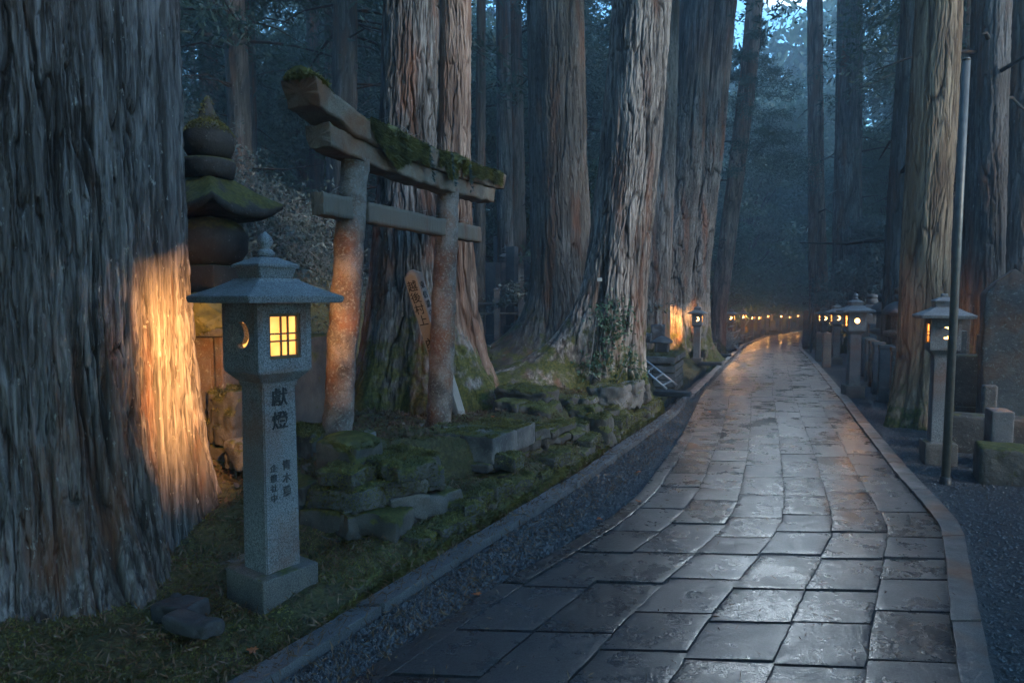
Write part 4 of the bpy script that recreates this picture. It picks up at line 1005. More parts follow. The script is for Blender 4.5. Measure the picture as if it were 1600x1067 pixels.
for a in [(827, 624, 92, 34, 8.0, .5, 31, 'rock', 900), (836, 650, 74, 34, 7.7, .5, 32, 'rockm', 700), (884, 640, 50, 46, 8.3, .4, 33, 'rock', 0), (915, 652, 48, 36, 8.0, .4, 34, 'rockm', 500), (912, 630, 40, 22, 8.3, .4, 35, 'slabrock', 300),
          (941, 678, 44, 56, 7.75, .3, 36, 'rockm', 900), (956, 626, 62, 44, 8.9, .5, 37, 'slabrock', 600), (986, 622, 40, 44, 9.3, .5, 38, 'slabrock', 300), (1006, 616, 28, 34, 9.9, .4, 39, 'rock', 0), (868, 668, 40, 30, 7.6, .3, 40, 'rock', 0),
          (900, 684, 36, 26, 7.5, .3, 41, 'rock', 0), (846, 690, 36, 28, 7.1, .3, 42, 'rockm', 300), (968, 652, 34, 26, 8.7, .3, 43, 'rockm', 300), (800, 640, 44, 30, 7.7, .4, 44, 'rock', 0)]:
    px, py, w, h, Y, dep, sd, mt, ms = a; stone_at('stone', px, py, w, h, Y, dep, sd, mt, parent=lowwall, r=.06, warp=.05, amp=.022, mossy=ms, n=(8, 8, 7))
course_wall(lowwall, [(.24, 6.86), (.46, 7.15), (.95, 7.75), (1.36, 8.7), (1.80, 9.7), (2.15, 10.5)], zbL, lambda Y: float(np.interp(Y, [6.8, 7.5, 9, 10.5], [.34, .36, .34, .26])), .12, 4, ['rock', 'rockm', 'rockm', 'slabrock'], .26, .12, 400)
def lone(name, px, py, w, h, Y, dep, sd, mt, label, mossy=0, **k):
    o = stone_at(name, px, py, w, h, Y, dep, sd, mt, mossy=mossy, **k); tag(o, label, 'rock'); return o
lone('rock', 372, 716, 52, 54, 4.95, .3, 51, 'slabrock', 'pinkish angular rock wedged between the giant trunk and the nearest lantern post')
lone('rock', 574, 694, 26, 36, 5.25, .16, 52, 'slabrock', 'small pale rock leaning at the foot of the left torii pillar')
lone('rock', 478, 695, 66, 52, 5.35, .3, 53, 'rockm', 'rounded rock deep in moss right behind the nearest lantern post', 3500)
lone('rock', 530, 702, 34, 30, 5.2, .2, 57, 'rockm', 'mossy knob of rock between the left torii pillar and the mossy block', 900)
lone('flat_rock', 268, 968, 84, 34, 3.45, .16, 54, 'dark', 'flat dark rock lying on the moss in front of the giant trunk', 0, r=.02)
lone('flat_rock', 288, 990, 96, 26, 3.25, .12, 55, 'dark', 'long dark rock just below the flat one in front of the giant trunk', 0, r=.02)
lone('rock', 1558, 905, 30, 20, 4.35, .14, 58, 'rock', 'broken rock on the gravel outside the right kerb')
lone('rock', 1590, 925, 40, 24, 4.2, .16, 59, 'rock', 'larger broken rock at the right edge of the gravel')
lone('low_step', 362, 905, 36, 56, 4.05, .25, 56, 'plinth', 'low stone block tucked against the left side of the nearest lantern plinth', 0, r=.015, rz=MR)
lone('rock', 660, 705, 120, 20, 6.4, .5, 66, 'rock', 'flat broken slab lying between the mossy block and the terrace', 0, r=.02)
# ================================================================ GRAVES AND SHRINES
def blk(d, loc, r=.012, amp=.004, seed=1, n=(4, 4, 4), taper=1.0): return xf(rbox(d, r, n, amp, 9, seed, 0, 1, taper), loc)
def stupa_roof(hw, z0, h, up=.16, top=.35):
    """square roof with upturned corners"""
    secs = []
    for t, k in ((0, .92), (0.02, 1.0), (.2, 1.02), (.35, .86), (.6, .62), (1, top)):
        ring = []
        n = 8
        for s in range(4):
            a0 = R(45+90*s); c0 = np.array([math.cos(a0), math.sin(a0)])*1.414; a1 = a0+R(90); c1 = np.array([math.cos(a1), math.sin(a1)])*1.414
            for j in range(n):
                f = j/n; p = c0*(1-f)+c1*f; corner = abs(2*f-1)**3
                ring.append((p[0]*hw*k*(1-.05*(1-corner)), p[1]*hw*k*(1-.05*(1-corner)), z0+h*t+up*h*corner*(1-t)*2))
        secs.append(ring)
    return loft(secs)
def gorinto(label, loc, s, mat='old', rz=0, full=True, group=None, cat='stone stupa'):
    t = thing('stone_stupa', label, cat, loc, rz, group)
    P = lambda part: (np.asarray(part[0])*s, part[1])
    if full:
        link('base', mk('base', *P(blk((1.3, 1.3, .35), (0, 0, .1)))), M[mat], t)
        link('cube', mk('cube', *P(blk((1.0, 1.0, .85), (0, 0, .7), .03, .01))), M[mat], t)
        link('sphere', mk('sphere', *P(loft(circ([(1.1, .25), (1.18, .42), (1.35, .54), (1.6, .56), (1.78, .46), (1.88, .3)], 26)))), M[mat], t)
    link('roof', mk('roof', *P(stupa_roof(.78, 1.88, .62))), M[mat], t)
    link('collar', mk('collar', *P(loft(circ([(2.5, .22), (2.52, .36), (2.74, .40), (2.80, .38), (2.82, .2)], 26)))), M[mat], t)
    j = loft(circ([(2.81, .18), (2.86, .31), (3.0, .38), (3.2, .38), (3.33, .28), (3.40, .17), (3.5, .13), (3.66, .07), (3.78, .02)], 26))
    v = np.asarray(j[0]); v = v+np.stack([(fbm(v[:, 0]*5, v[:, 1]*5, v[:, 2]*5+i*7, 4)-.5)*.06 for i in range(3)], -1)
    link('jewel', mk('jewel', *P((v, j[1]))), M[mat], t); return t
q = W(322, 200, 6.6)
g = gorinto('huge mossy stone stupa rising half hidden behind the giant trunk', (q.x+.02, 6.6, 0), .60, 'stupastone', R(-20)); g.location.z = tz(q.x, 6.6)-.35
g.location.z = q.z-3.28*.62+.05
gz = g.location.z
link('base', mk('base', *blk((1.7, 1.7, max(.3, gz-tz(q.x, 6.6)+.6)), (0, 0, -(gz-tz(q.x, 6.6)+.6)/2+.0), .03, .02)), M['rockm'], g)
rng = np.random.default_rng(3); jm = [o for o in g.children if o.name.startswith('jewel')][0].data
def mesh_arr(me):
    v = np.zeros(len(me.vertices)*3); me.vertices.foreach_get('co', v); f = np.zeros(len(me.loops), int); me.loops.foreach_get('vertex_index', f); return v.reshape(-1, 3), f.reshape(-1, 4)
jv, jq = mesh_arr(jm); P, Nn = surf_pts(jv, jq, 2200, .35, rng); link('moss', mk('moss', *blades(P, Nn, .018, .005, 2, .8), smooth=False), M['mosst'], g)

# small mossy shrine behind the nearest lantern
q = W(338, 610, 5.55); sz = thing('stone_shrine', 'small stone shrine with a thick moss roof between the giant trunk and the nearest lantern', 'stone shrine', (q.x-.02, 5.55, .55), R(-12))
sz.location.z = .30
link('base', mk('base', *blk((.66, .55, .62), (0, 0, .0), .04, .02, 3)), M['rockm'], sz)
link('shrine_body', mk('shrine_body', *cat_([blk((.40, .36, .82), (0, 0, .74), .012), blk((.07, .05, .86), (.2, -.19, .73), .01), blk((.07, .05, .86), (-.2, -.19, .73), .01)])), M['oldred'], sz)
link('door', mk('door', *blk((.24, .03, .5), (0, -.185, .72), .006)), M['oldred'], sz)
link('roof', mk('roof', *cat_([blk((.64, .6, .07), (0, 0, 1.18), .02, .01), xf(loft(squares([(1.2, .28), (1.3, .2), (1.42, .1)])), (0, 0, 0))])), M['rockm'], sz)
spine_n = (1, 0); moss_pad('moss', sz, [((0, -.32, 1.20), .55), ((0, -.24, 1.24), .95), ((0, -.1, 1.28), 1.0), ((0, .1, 1.28), 1.0), ((0, .26, 1.22), .8), ((0, .33, 1.2), .4)], .33, .20, 21, dens=14000, L=.03)
lone('rock', 352, 655, 60, 90, 5.2, .3, 61, 'rockm', 'mossy rock column in front of the small shrine, beside the giant trunk', 1200)
lone('rock', 398, 640, 60, 34, 5.35, .3, 62, 'rock', 'dark block with a pale upper edge seen left of the nearest lantern post')
lone('rock', 400, 600, 70, 30, 5.8, .35, 63, 'rockm', 'dark flat block above the other, behind the nearest lantern post')

# right hand side
def grave(label, px, pyb, Y, wd, dp, ht, mat, rz=0, kind='box', cat='gravestone', group=None, z=None):
    q = W(px, pyb, Y); zz = tz(q.x, Y)-.03 if z is None else z
    t = thing('gravestone', label, cat, (q.x, Y+dp/2, zz), rzp(Y)+R(rz), group)
    sd = int(px) % 97
    if kind == 'box':
        link('base', mk('base', *cat_([blk((wd*1.7, dp*1.7, ht*.16), (0, 0, ht*.08), .01, .005, sd), blk((wd*1.3, dp*1.3, ht*.14), (0, 0, ht*.23), .01, .005, sd+1)])), M[mat], t)
        link('shaft', mk('shaft', *xf(rbox((wd, dp, ht*.7), .015, (5, 5, 8), .006, 8, sd, .01), (0, 0, ht*.65))), M[mat], t)
    elif kind == 'point':
        v, f = rbox((wd, dp, ht), .03, (10, 5, 16), .012, 6, sd, .02); top = v[:, 2] > ht*.5-.35*wd
        v = v+np.array([0, 0, ht/2]); k = ((v[:, 2]-(ht-.42*wd))/(.42*wd)).clip(0, 1); lim = (1-k)*.97+.03
        v[:, 0] = np.where(k > 0, np.clip(v[:, 0], -wd/2*lim, wd/2*lim), v[:, 0]); v[:, 1] *= (1-.35*k)
        link('shaft', mk('shaft', v, f), M[mat], t)
    elif kind == 'low':
        link('shaft', mk('shaft', *xf(rbox((wd, dp, ht), .03, (12, 5, 6), .012, 6, sd, .02), (0, 0, ht/2))), M[mat], t)
    return t
grave('tall pointed natural gravestone, brown and lichen spotted, at the right edge', 1588, 660, 8.6, .64, .35, 2.16, 'oldred', 0, 'point')
grave('low dark wall block with a mossy upper edge below the pointed gravestone', 1556, 715, 7.6, 1.0, .35, .46, 'gdark', 0, 'low', 'stone wall')
grave('squat mossy stone planter near the right edge of the gravel', 1588, 775, 6.35, .42, .4, .38, 'rockm', 0, 'low', 'stone planter')
for px, pyb, Y, wd, ht, mt, lab in ((1494, 640, 10.4, .3, 1.3, 'gdark', 'narrow gravestone with a square top directly right of the nearest right lantern'), (1522, 610, 12.5, .36, 1.7, 'oldred', 'tall brownish gravestone in the second row right of the steel pole'), (1540, 600, 14, .4, 1.5, 'gdark', 'dark gravestone deep in the shade left of the pointed stone'), (1575, 690, 7.0, .2, .62, 'old', 'knee high stone marker in front of the pointed gravestone'), (1504, 585, 15.5, .4, 2.0, 'old', 'tall grey gravestone farthest back behind the steel pole')):
    grave(lab, px, pyb, Y, wd, .28, ht, mt, 3)
grave('square gravestone on a stepped pedestal just right of the steel pole', 1516, 650, 9.3, .42, .34, 1.0, 'gdark', 4)
grave('brown gravestone standing behind the nearest right lantern', 1500, 600, 11.5, .34, .3, 1.55, 'oldred', 0)
grave('short dark gravestone between the pedestal stone and the pointed one', 1548, 640, 10.2, .26, .25, 1.25, 'old', 3)
grave('low stone curb with a pale top edge right of the nearest right lantern plinth', 1530, 660, 8.5, .8, .2, .30, 'gdark', 0, 'low', 'stone curb')
grave('narrow broken stone post in front of the pointed gravestone', 1552, 655, 8.1, .16, .14, .75, 'oldred', 0, 'low')
grave('tall dark gravestone behind the pillar fence, left of the old lanterns', 1352, 590, 17, .34, .3, 1.7, 'old', 0)
grave('dark gravestone half hidden by the dark reddish cedar', 1375, 580, 16.5, .4, .3, 1.3, 'old', 0)
grave('pale gravestone standing far back between the old lanterns and the wood', 1396, 560, 18.5, .4, .3, 1.9, 'oldred', 0)
# kasuga style old lanterns
def old_lantern(label, px, Y, s, mat):
    q = W(px, 500, Y); t = thing('old_stone_lantern', label, 'stone lantern', (q.x, Y, tz(q.x, Y)), rzp(Y), 'weathered mushroom capped lanterns'); P = lambda p: (np.asarray(p[0])*s, p[1])
    link('base', mk('base', *P(blk((.55, .55, .3), (0, 0, .15), .02, .01))), M[mat], t)
    link('post', mk('post', *P(loft(circ([(.3, .17), (.8, .15), (1.2, .155)], 14)))), M[mat], t)
    link('collar', mk('collar', *P(loft(circ([(1.2, .18), (1.27, .33), (1.34, .33), (1.37, .2)], 18)))), M[mat], t)
    link('fire_box', mk('fire_box', *P(loft(circ([(1.37, .19), (1.72, .19)], 6)), ), smooth=False), M[mat], t)
    link('roof', mk('roof', *P(loft(circ([(1.70, .2), (1.73, .37), (1.79, .37), (1.90, .29), (1.98, .17), (2.0, .12)], 20)))), M['old'], t)
    link('finial', mk('finial', *P(loft(circ([(1.99, .12), (2.03, .17), (2.15, .17), (2.18, .10), (2.2, .15), (2.28, .15), (2.32, .05)], 16)))), M[mat], t)
    return t
old_lantern('weathered grey lantern with a mushroom cap behind the stone pillar fence', 1383, 14.3, .88, 'old')
old_lantern('browner mushroom capped lantern touching the left edge of the tan cypress', 1407, 13.2, .88, 'oldred')
old_lantern('mushroom capped lantern far behind, left of the browner one', 1362, 19.5, .9, 'old')
# pillar fence
fence = thing('pillar_fence', 'row of lichen spotted stone pillars with a low rail right of the pale clean lantern', 'stone fence', (W(1385, 600, 12).x, 12, 0))
for i, (px, Y, ht, wd) in enumerate([(1400, 11.0, .92, .17), (1382, 11.7, .92, .20), (1371, 12.9, .92, .19), (1364, 14.1, .9, .19), (1357, 15.3, .9, .19), (1351, 16.5, .9, .19), (1346, 17.7, .9, .19)]):
    q = W(px, 600, Y); z = float(zp(Y)); link('pillar', mk('pillar', *cat_([blk((wd, wd, ht), (0, 0, ht/2-.03), .012, .005, i), blk((wd*1.12, wd*1.12, .07), (0, 0, ht), .01, .003, i)])), M['oldred' if i in (0, 3) else 'old'], fence, loc=Vector((q.x, Y, z))-fence.location, rot=(0, 0, rzp(Y)))
a, b = W(1398, 600, 11.2), W(1346, 600, 17.7)
link('rail', mk('rail', *tube([Vector((a.x+.05, a.y, .12))-fence.location, Vector((b.x+.05, b.y, .02))-fence.location], [.12, .12], 4)), M['old'], fence)
link('rail', mk('rail', *tube([Vector((a.x+.1, a.y, .55))-fence.location, Vector((b.x+.1, b.y, .42))-fence.location], [.07, .07], 4)), M['old'], fence)
# poles and posts
pb, pt = G(1477, 754, -.03), W(1510, 95, 6.38)
pole = thing('steel_pole', 'tall slim steel pole standing on the gravel at the right, in front of the lantern', 'pole', tuple(pb))
link('shaft', mk('shaft', *tube([(0, 0, -.1), tuple((pt-pb)*.55), tuple(pt-pb)], [.038, .036, .034], 16)), M['pole'], pole)
link('cap', mk('cap', *tube([tuple(pt-pb), tuple(pt-pb+Vector((0, 0, .02)))], [.037, .03], 16)), M['pole'], pole)
link('ground_sleeve', mk('ground_sleeve', *tube([(0, 0, -.1), (0, 0, .06)], [.055, .05], 16)), M['black'], pole)
for i, (px, Y, ht, wd, mt, lab) in enumerate([(1274, 22, .95, .2, 'oldred', 'short brown stone post at the right kerb before the small lanterns'), (1293, 19.5, 1.0, .22, 'oldred', 'brown stone post beside the small lantern right of the path'), (1252, 30, 1.7, .22, 'oldred', 'tall brown stone post at the right kerb by the bend')]):
    q = W(px, 500, Y); x = max(q.x, float(xRO(Y))+.12); o = link('stone_post', mk('stone_post', *cat_([blk((wd, wd, ht), (0, 0, ht/2), .012, .006, i), loft([[(sx*wd/2*k, sy*wd/2*k, ht-.01+dz) for sx, sy in ((1, -1), (1, 1), (-1, 1), (-1, -1))] for dz, k in ((0, .98), (.05, .3))])])), M[mt], loc=(x, Y, tz(x, Y)-.03), rot=(0, 0, rzp(Y))); tag(o, lab, 'stone post')
for px, Y, ht, r_, mt, lab in ((1262, 27, 3.0, .05, 'black', 'thin black pole between the small lanterns on the right'), (1250, 46, 4.6, .05, 'pole', 'thin pale pole rising at the far bend'), (1377, 20, 2.6, .03, 'pole', 'thin rod standing among the graves on the right')):
    q = W(px, 500, Y); x = q.x if clear(q.x, Y, .1) else float(xRO(Y))+.2
    o = thing('thin_pole', lab, 'pole', (x, Y, tz(x, Y)-.05)); link('shaft', mk('shaft', *tube([(0, 0, 0), (0, 0, ht)], [r_, r_*.9], 10)), M[mt], o); link('cap', mk('cap', *tube([(0, 0, ht), (0, 0, ht+.05)], [r_*1.4, r_*1.2], 10)), M[mt], o)

# left beyond the sunlit cedar: platform, ladder, bridges
q = W(1050, 585, 13.3); u2 = dirv(14); rz13 = rzp(14)
pf = thing('stone_platform', 'square stone platform built of cut blocks with a mossy lid, behind the ladder', 'stone platform', (q.x-.35, 13.9, float(zp(13.9))-.05), rz13)
courses = []
for k in range(4):
    zc = .08+k*.14
    for j in range(3): courses.append(blk((.06, .50, .128), (.58, -.52+j*.52+(k % 2)*.08, zc), .012, .005, k*5+j))
    for j in range(3): courses.append(blk((.42, .06, .128), (-.44+j*.44, -.80, zc), .012, .005, k*7+j))
link('block_courses', mk('block_courses', *cat_(courses)), M['slabrock'], pf)
link('core', mk('core', *blk((1.12, 1.56, .6), (0, 0, .3))), M['dark'], pf)
part = rbox((1.30, 1.74, .13), .02, (10, 12, 4), .008, 6, 5); link('lid', mk('lid', *xf(part, (0, 0, .68))), M['slabrock'], pf)
P, Nn = surf_pts(*part, 5000, .5); link('moss', mk('moss', *blades(P+np.array([0, 0, .68]), Nn, .02, .005, 4, .9), smooth=False), M['mosst'], pf)
hk = thing('small_stone_shrine', 'little house shaped stone on the mossy platform', 'stone shrine', (q.x-.05, 14.0, float(zp(14))+.69), rz13)
link('house', mk('house', *cat_([blk((.26, .2, .2), (0, .02, .1)), blk((.05, .04, .2), (-.11, -.1, .1)), blk((.05, .04, .2), (.11, -.1, .1))])), M['old'], hk)
link('roof', mk('roof', *loft([[(sx*w_, sy*.17, z_) for sx, sy in ((1, -1), (1, 1), (-1, 1), (-1, -1))] for z_, w_ in ((.2, .2), (.24, .2), (.33, .05))])), M['old'], hk)
for i, (px, py, w, h, Y) in enumerate(((1008, 528, 26, 16, 14.6), (1030, 520, 22, 26, 15), (998, 512, 16, 30, 15.2))):
    lone('small_stone', px, py, w, h, Y, .2, 70+i, 'old', ['flat small stone on the left of the platform lid', 'upright small stone behind the house shaped one', 'narrow small stone nearest the sunlit cedar behind the platform'][i], r=.02)
la = thing('aluminium_ladder', 'aluminium ladder lying slanted against the bank in front of the stone platform', 'ladder', tuple(W(1030, 580, 12.4)))
L0 = la.location
r1 = [W(993, 566, 12.5)-L0, W(1042, 608, 12.2)-L0]; r2 = [W(1000, 556, 12.8)-L0, W(1058, 602, 12.5)-L0]
for r_ in (r1, r2): link('rail', mk('rail', *tube(r_, [.022, .022], 6)), M['alu'], la)
for t_ in (.12, .38, .62, .86): link('rung', mk('rung', *tube([r1[0].lerp(r1[1], t_), r2[0].lerp(r2[1], t_)], [.018, .018], 6)), M['alu'], la)
for i, (px, py, w, dep, lab) in enumerate(((1078, 613, 56, .28, 'nearest dark stone plank bridging the ditch on the left of the path'), (1116, 567, 36, .4, 'second stone plank over the ditch, beside the lantern with the reddish post'), (1127, 554, 26, .4, 'third stone plank over the ditch on the left'), (1136, 546, 20, .4, 'farthest stone plank over the ditch on the left'))):
    Y = 11.9
    for _ in range(30): Y = (H-float(zp(Y))-.09)*F/(py-464+0.0)*.995
    x = float(xKO(Y)); wd = w*Y/F; o = link('plank_bridge', mk('plank_bridge', *rbox((max(wd, .62), dep, .09), .01, (6, 4, 3), .004, 8, i)), M['dark'], loc=(x-.22, Y, float(zp(Y))+.07), rot=(0, 0, rzp(Y))); tag(o, lab, 'stone plank', 'planks over the ditch')
q = W(1113, 540, 23); o = grave('square mossy stone box with a yellow green top beyond the leaning trunks', 1113, 545, 22.6, .40, .4, .62, 'rockm', 0, 'low', 'stone box')
lone('rock', 1098, 553, 20, 16, 20.6, .4, 75, 'rockm', 'mossy boulder below the lantern with the reddish post')
def leafy(name, label, cat, loc, pts_fn, n, L, w, mat, seed, stems=()):
    t = thing(name, label, cat, loc); rng = np.random.default_rng(seed); P = pts_fn(rng, n)
    link('leaves', mk('leaves', *blades(P, np.tile([0, -.4, .4], (len(P), 1)), L, w, seed, 1.0, .2), smooth=False), M[mat], t)
    if stems: link('stems', mk('stems', *cat_([tube(s_, [.012, .008, .004][:len(s_)], 4) for s_ in stems])), M['twig'], t)
    return t
x = W(1136, 524, 27.5); leafy('pale_plant', 'clump of white edged leaves between the lanterns left of the path', 'plant', (x.x, 27.5, float(zp(27.5))), lambda r, n: np.stack([r.normal(size=n)*.28, r.normal(size=n)*.25, np.abs(r.normal(size=n))*.35+.1], -1), 170, .34, .045, 'pale', 3)
def climber(rng, n):
    c = np.array([(0, 0, .15), (-.12, 0, .42), (-.05, 0, .68), (.1, 0, .85), (.22, .05, 1.05), (-.15, 0, 1.15), (.05, .1, 1.25), (.3, .0, .5), (.42, .05, .2), (-.32, .05, .35), (.02, 0, 1.0)]); i = rng.integers(0, len(c), n)
    return c[i]+rng.normal(size=(n, 3))*np.array([.09, .08, .10])
q = W(952, 600, 10.15); leafy('climber_plant', 'dark green leafy climber growing up the foot of the sunlit cedar', 'plant', (q.x, 10.15, tz(q.x, 10.2)), climber, 800, .06, .018, 'leafp', 5,
   [[(0, 0, 0), (-.08, 0, .5), (.1, .05, 1.2)], [(.05, 0, 0), (.3, 0, .5), (.42, 0, .3)], [(0, 0, 0), (-.3, 0, .3), (-.2, .0, 1.1)]])
o = link('tree_tag', mk('tree_tag', *rbox((.075, .006, .05), .003, (2, 2, 2))), M['pale']); tq = W(937, 437, 10.28); o.location = tq; tag(o, 'tiny white tag pinned to the bark of the sunlit cedar', 'tag')

# cemetery on the left, far behind
cf = W(770, 500, 18); ct = thing('cemetery_fence', 'rail fence with squared stone posts in front of the distant graves', 'stone fence', (cf.x, 18, tz(cf.x, 18)))
gz0 = cf.z-.1
for i, px in enumerate((738, 776, 814)):
    q = W(px, 450 if i else 460, 18); zb = tz(q.x, 18)-.1; top = W(px, 452 if i != 2 else 456, 18).z
    link('post', mk('post', *cat_([blk((.16, .16, max(.4, top-zb)), (0, 0, max(.4, top-zb)/2), .01), blk((.2, .2, .06), (0, 0, max(.4, top-zb)), .01)])), M['old'], ct, loc=Vector((q.x, 18, zb))-ct.location)
for z_ in (W(770, 475, 18).z, W(770, 490, 18).z): link('rail', mk('rail', *tube([Vector((W(728, 470, 18).x, 18, z_))-ct.location, Vector((W(850, 470, 18).x, 18, z_))-ct.location], [.035, .035], 6)), M['old'], ct)
gl = [(770, 425, 22, 30, 20, 'box', 'squared gravestone left of the mossy one in the distant cemetery'), (800, 420, 18, 70, 20.5, 'box', 'broad dark gravestone with a pale cap in the distant cemetery'), (827, 425, 14, 48, 20.5, 'box', 'dark gravestone partly hidden by the mossy dark cedar'), (778, 400, 9, 60, 22, 'low', 'tall bluish slab behind the row of little stupas'), (745, 380, 22, 110, 21, 'low', 'tall squared memorial pillar at the left end of the distant cemetery'), (724, 430, 14, 60, 21, 'box', 'pale stepped gravestone beside the reddish trunk')]
for px, pyt, wpx, hpx, Y, kd, lab in gl:
    zt = W(px, pyt-hpx/2, Y).z; xx_ = W(px, 450, Y).x; zb = tz(xx_, Y)-.1; ht = max(zt-zb, .5)
    grave(lab, px, 450, Y, wpx*Y/F*(.8 if kd == 'box' else 1), .35, ht, 'old', 0, kd, z=zb)
tb = thing('grave_terrace', 'dark stone terrace wall carrying the distant graves', 'stone wall', (W(775, 480, 19.3).x, 19.3, tz(W(775, 480, 19.3).x, 19.3)-.2))
link('blocks', mk('blocks', *cat_([blk((.78, .4, .36), (-1.3+i*.80, 0, .2+k*.37), .02, .01, i+k) for i in range(4) for k in range(2 + 0)])), M['old'], tb)
for i, px in enumerate((789, 799, 806, 813, 819)):
    Y = 21.5+i*.5; q = W(px, 386+i*3, Y); sc_ = .22 if i == 0 else .17
    t = gorinto('little stone stupa in the row above the distant graves', (q.x, Y, q.z-3.4*sc_), sc_, 'old', 0, True, 'row of little stupas')
    hgt = q.z-3.4*sc_-tz(q.x, Y)+.1
    if hgt > .05: link('pedestal', mk('pedestal', *blk((.3, .3, hgt), (0, 0, -hgt/2+.02))), M['old'], t)
for i in range(16):
    x, Y = rf.uniform(9, 26), rf.uniform(17, 40)
    if not clear(x, Y, 1.6) or x < float(xRO(Y)): continue
    grave('dark gravestone among the trunks right of the path', 800+F*x/Y, 520, Y, rf.uniform(.3, .45), .3, rf.uniform(.9, 1.7), 'old', rf.uniform(-8, 8), 'box', group='gravestones in the wood')
for i in range(12):
    Y = rf.uniform(30, 60); x = float(xKO(Y))-rf.uniform(1.2, 3.5)
    grave('grey gravestone behind the far lanterns left of the path', 800+F*x/Y, 520, Y, rf.uniform(.3, .5), .3, rf.uniform(.8, 1.5), 'old', rf.uniform(-8, 8), 'box', group='gravestones left of the path')
# needles and twigs dropped by the cedars
rng = np.random.default_rng(91); n = 34000; Y = 2.5+9*rng.random(n)**1.4; s_ = -.6+rng.random(n)*3.4; X = xKO(Y)-s_
V, Q = blades(np.stack([X, Y, terr(X, Y)+.012+.06*((s_ < 0) & (s_ > -.17))], -1), np.tile([0, 0, .12], (n, 1)), .05, .0035, 7, 1.0)
n2 = 1100; Y2 = 2.6+9*rng.random(n2)**1.5; X2 = xBL(Y2)+(xRO(Y2)+1.2-xBL(Y2))*rng.random(n2)
V2, Q2 = blades(np.stack([X2, Y2, terr(X2, Y2)+.022], -1), np.tile([0, 0, .05], (n2, 1)), .04, .003, 8, 1.0)
V2[:, 2] = np.clip(V2[:, 2], np.repeat(terr(X2, Y2)+.014, 4), None)
tag(link('cedar_needles', mk('cedar_needles', *cat_([(V, Q), (V2, Q2)]), smooth=False), M['needle']), kind='stuff')
# fallen leaves
lf = [(1108, 641, 'small orange leaf on the paving near the left kerb'), (937, 808, 'bright orange leaf on the gravel strip'), (998, 780, 'reddish curled leaf on the border stones'), (744, 924, 'dark red leaf on the near gravel'), (998, 735, 'tan leaf on the gravel by the kerb'), (770, 651, 'orange leaf on the moss at the foot of the reddish trunk'), (393, 992, 'pinkish leaf on the bank before the nearest plinth')]
for i, (px, py, lab) in enumerate(lf):
    q = G(px, py, .03); z = max(tz(q.x, q.y), float(zp(q.y)))+.018
    if i == 5: q = W(px, py, 7.6); z = tz(q.x, 7.6)+.03
    if i == 6: q = G(px, py, .08); z = tz(q.x, q.y)+.03
    s_ = .035; ring = [(math.cos(a)*s_*(1 if k % 2 else .55), math.sin(a)*s_*(.8 if k % 2 else .45), .006*math.sin(a*2)) for k, a in enumerate(np.linspace(0, 6.283, 15)[:-1])]
    o = link('fallen_leaf', mk('fallen_leaf', *loft([ring, [(x*.98, y*.98, z+.0012) for x, y, z in ring]])), M['leafo'], loc=(q.x, q.y, z), rot=(.15, .1, i)); tag(o, lab, 'leaf', 'fallen leaves')

# ================================================================ AIR, LIGHT, CAMERA
hz = NT('haze'); v = hz.t.nodes.new('ShaderNodeVolumePrincipled'); v.inputs['Color'].default_value = (.62, .80, .95, 1); v.inputs['Density'].default_value = HAZE; v.inputs['Anisotropy'].default_value = .2
hz.t.links.new(v.outputs[0], hz.o.inputs['Volume']); hz.t.nodes.remove(hz.b)
bxm = mk('haze', *loft([[(-170, -30, z), (170, -30, z), (170, 125, z), (-170, 125, z)] for z in (-3.4, 60)]), smooth=False)
if HAZE > 0: tag(link('haze', bxm, hz.m), kind='stuff')
w = bpy.data.worlds.new('World'); sc.world = w; w.use_nodes = True; nt = w.node_tree
bg = nt.nodes['Background']; sky = nt.nodes.new('ShaderNodeTexSky'); sky.sky_type = 'NISHITA'; sky.sun_disc = False
SE, SR = R(SUN[0]), R(SUN[1])
sky.sun_elevation = SE; sky.sun_rotation = SR; sky.air_density = 1.0; sky.dust_density = .3; sky.ozone_density = 3.0
mx = nt.nodes.new('ShaderNodeMix'); mx.data_type = 'RGBA'; mx.blend_type = 'MULTIPLY'; mx.inputs[0].default_value = 1; mx.inputs[7].default_value = (*SKYTINT, 1)
nt.links.new(sky.outputs[0], mx.inputs[6]); 
def wn(t, **k):
    x = nt.nodes.new('ShaderNode'+t)
    for a, b in k.items(): setattr(x, a, b)
    return x
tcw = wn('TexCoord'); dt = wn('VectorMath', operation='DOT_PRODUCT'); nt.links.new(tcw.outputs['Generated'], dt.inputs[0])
# added bright sky patch, unseen above frame, to make the wet path shine
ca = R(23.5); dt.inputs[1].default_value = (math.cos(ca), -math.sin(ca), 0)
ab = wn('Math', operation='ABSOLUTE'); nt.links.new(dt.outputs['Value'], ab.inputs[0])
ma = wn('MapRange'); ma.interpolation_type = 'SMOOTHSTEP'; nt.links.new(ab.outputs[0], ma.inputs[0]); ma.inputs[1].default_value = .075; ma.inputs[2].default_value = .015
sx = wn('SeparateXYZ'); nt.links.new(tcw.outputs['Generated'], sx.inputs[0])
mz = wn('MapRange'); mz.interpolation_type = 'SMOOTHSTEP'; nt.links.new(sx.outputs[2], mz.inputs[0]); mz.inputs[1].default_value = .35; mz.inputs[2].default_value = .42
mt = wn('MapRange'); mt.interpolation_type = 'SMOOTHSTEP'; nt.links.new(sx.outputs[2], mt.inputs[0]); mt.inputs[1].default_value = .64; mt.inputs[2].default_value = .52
mzz = wn('Math', operation='MULTIPLY'); nt.links.new(mz.outputs[0], mzz.inputs[0]); nt.links.new(mt.outputs[0], mzz.inputs[1]); mz = mzz
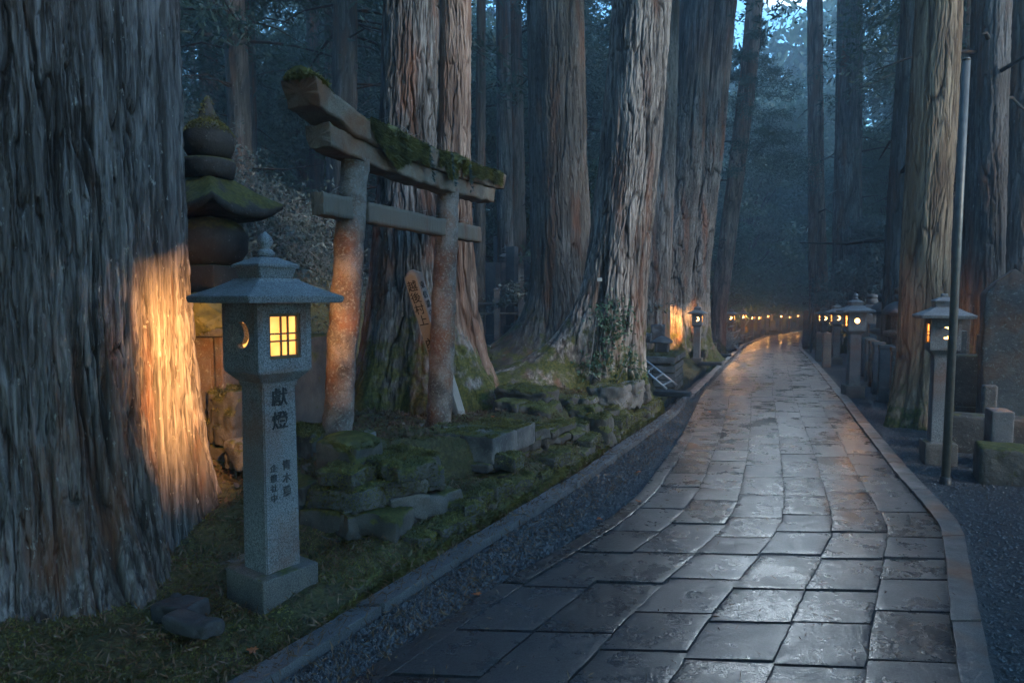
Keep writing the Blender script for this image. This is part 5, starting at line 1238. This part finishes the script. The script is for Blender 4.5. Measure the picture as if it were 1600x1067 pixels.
my = wn('Math', operation='GREATER_THAN'); nt.links.new(sx.outputs[1], my.inputs[0]); my.inputs[1].default_value = 0.1
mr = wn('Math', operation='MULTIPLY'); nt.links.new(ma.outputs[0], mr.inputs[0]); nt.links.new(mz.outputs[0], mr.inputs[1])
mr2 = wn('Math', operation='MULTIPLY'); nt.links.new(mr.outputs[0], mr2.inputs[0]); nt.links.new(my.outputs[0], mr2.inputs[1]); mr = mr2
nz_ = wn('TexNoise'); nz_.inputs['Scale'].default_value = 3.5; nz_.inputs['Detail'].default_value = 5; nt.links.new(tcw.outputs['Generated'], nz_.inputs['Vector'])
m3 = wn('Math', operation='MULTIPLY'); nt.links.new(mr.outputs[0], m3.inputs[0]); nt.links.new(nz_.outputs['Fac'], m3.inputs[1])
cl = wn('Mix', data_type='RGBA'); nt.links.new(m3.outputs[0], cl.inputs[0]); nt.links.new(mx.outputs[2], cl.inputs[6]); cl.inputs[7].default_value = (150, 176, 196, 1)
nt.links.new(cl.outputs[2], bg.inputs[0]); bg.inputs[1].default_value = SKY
sl = bpy.data.lights.new('sun', 'SUN'); sl.energy = SUN[2]; sl.angle = R(SUN[3]); sl.color = (1, .88, .74)
so = bpy.data.objects.new('sun', sl); C.objects.link(so)
dv = Vector((math.sin(SR)*math.cos(SE), math.cos(SR)*math.cos(SE), math.sin(SE))); so.rotation_euler = dv.to_track_quat('Z', 'Y').to_euler(); so.location = dv*50
cd = bpy.data.cameras.new('camera'); cd.lens = 24; cd.sensor_width = 36; cd.clip_end = 600; cd.clip_start = .05
cam = bpy.data.objects.new('camera', cd); C.objects.link(cam); cam.location = (0, 0, H); cam.rotation_euler = (R(90)-TILT, 0, 0); sc.camera = cam
sc.view_settings.view_transform = 'Standard'; sc.view_settings.look = 'None'; sc.view_settings.gamma = 1; sc.view_settings.exposure = EXPO
sc.cycles.max_bounces = 4; sc.cycles.diffuse_bounces = 2; sc.cycles.glossy_bounces = 2; sc.cycles.transparent_max_bounces = 4; sc.cycles.transmission_bounces = 3; sc.cycles.volume_bounces = 0
sc.cycles.use_denoising = True; sc.cycles.adaptive_threshold = .02; sc.cycles.sample_clamp_indirect = 4
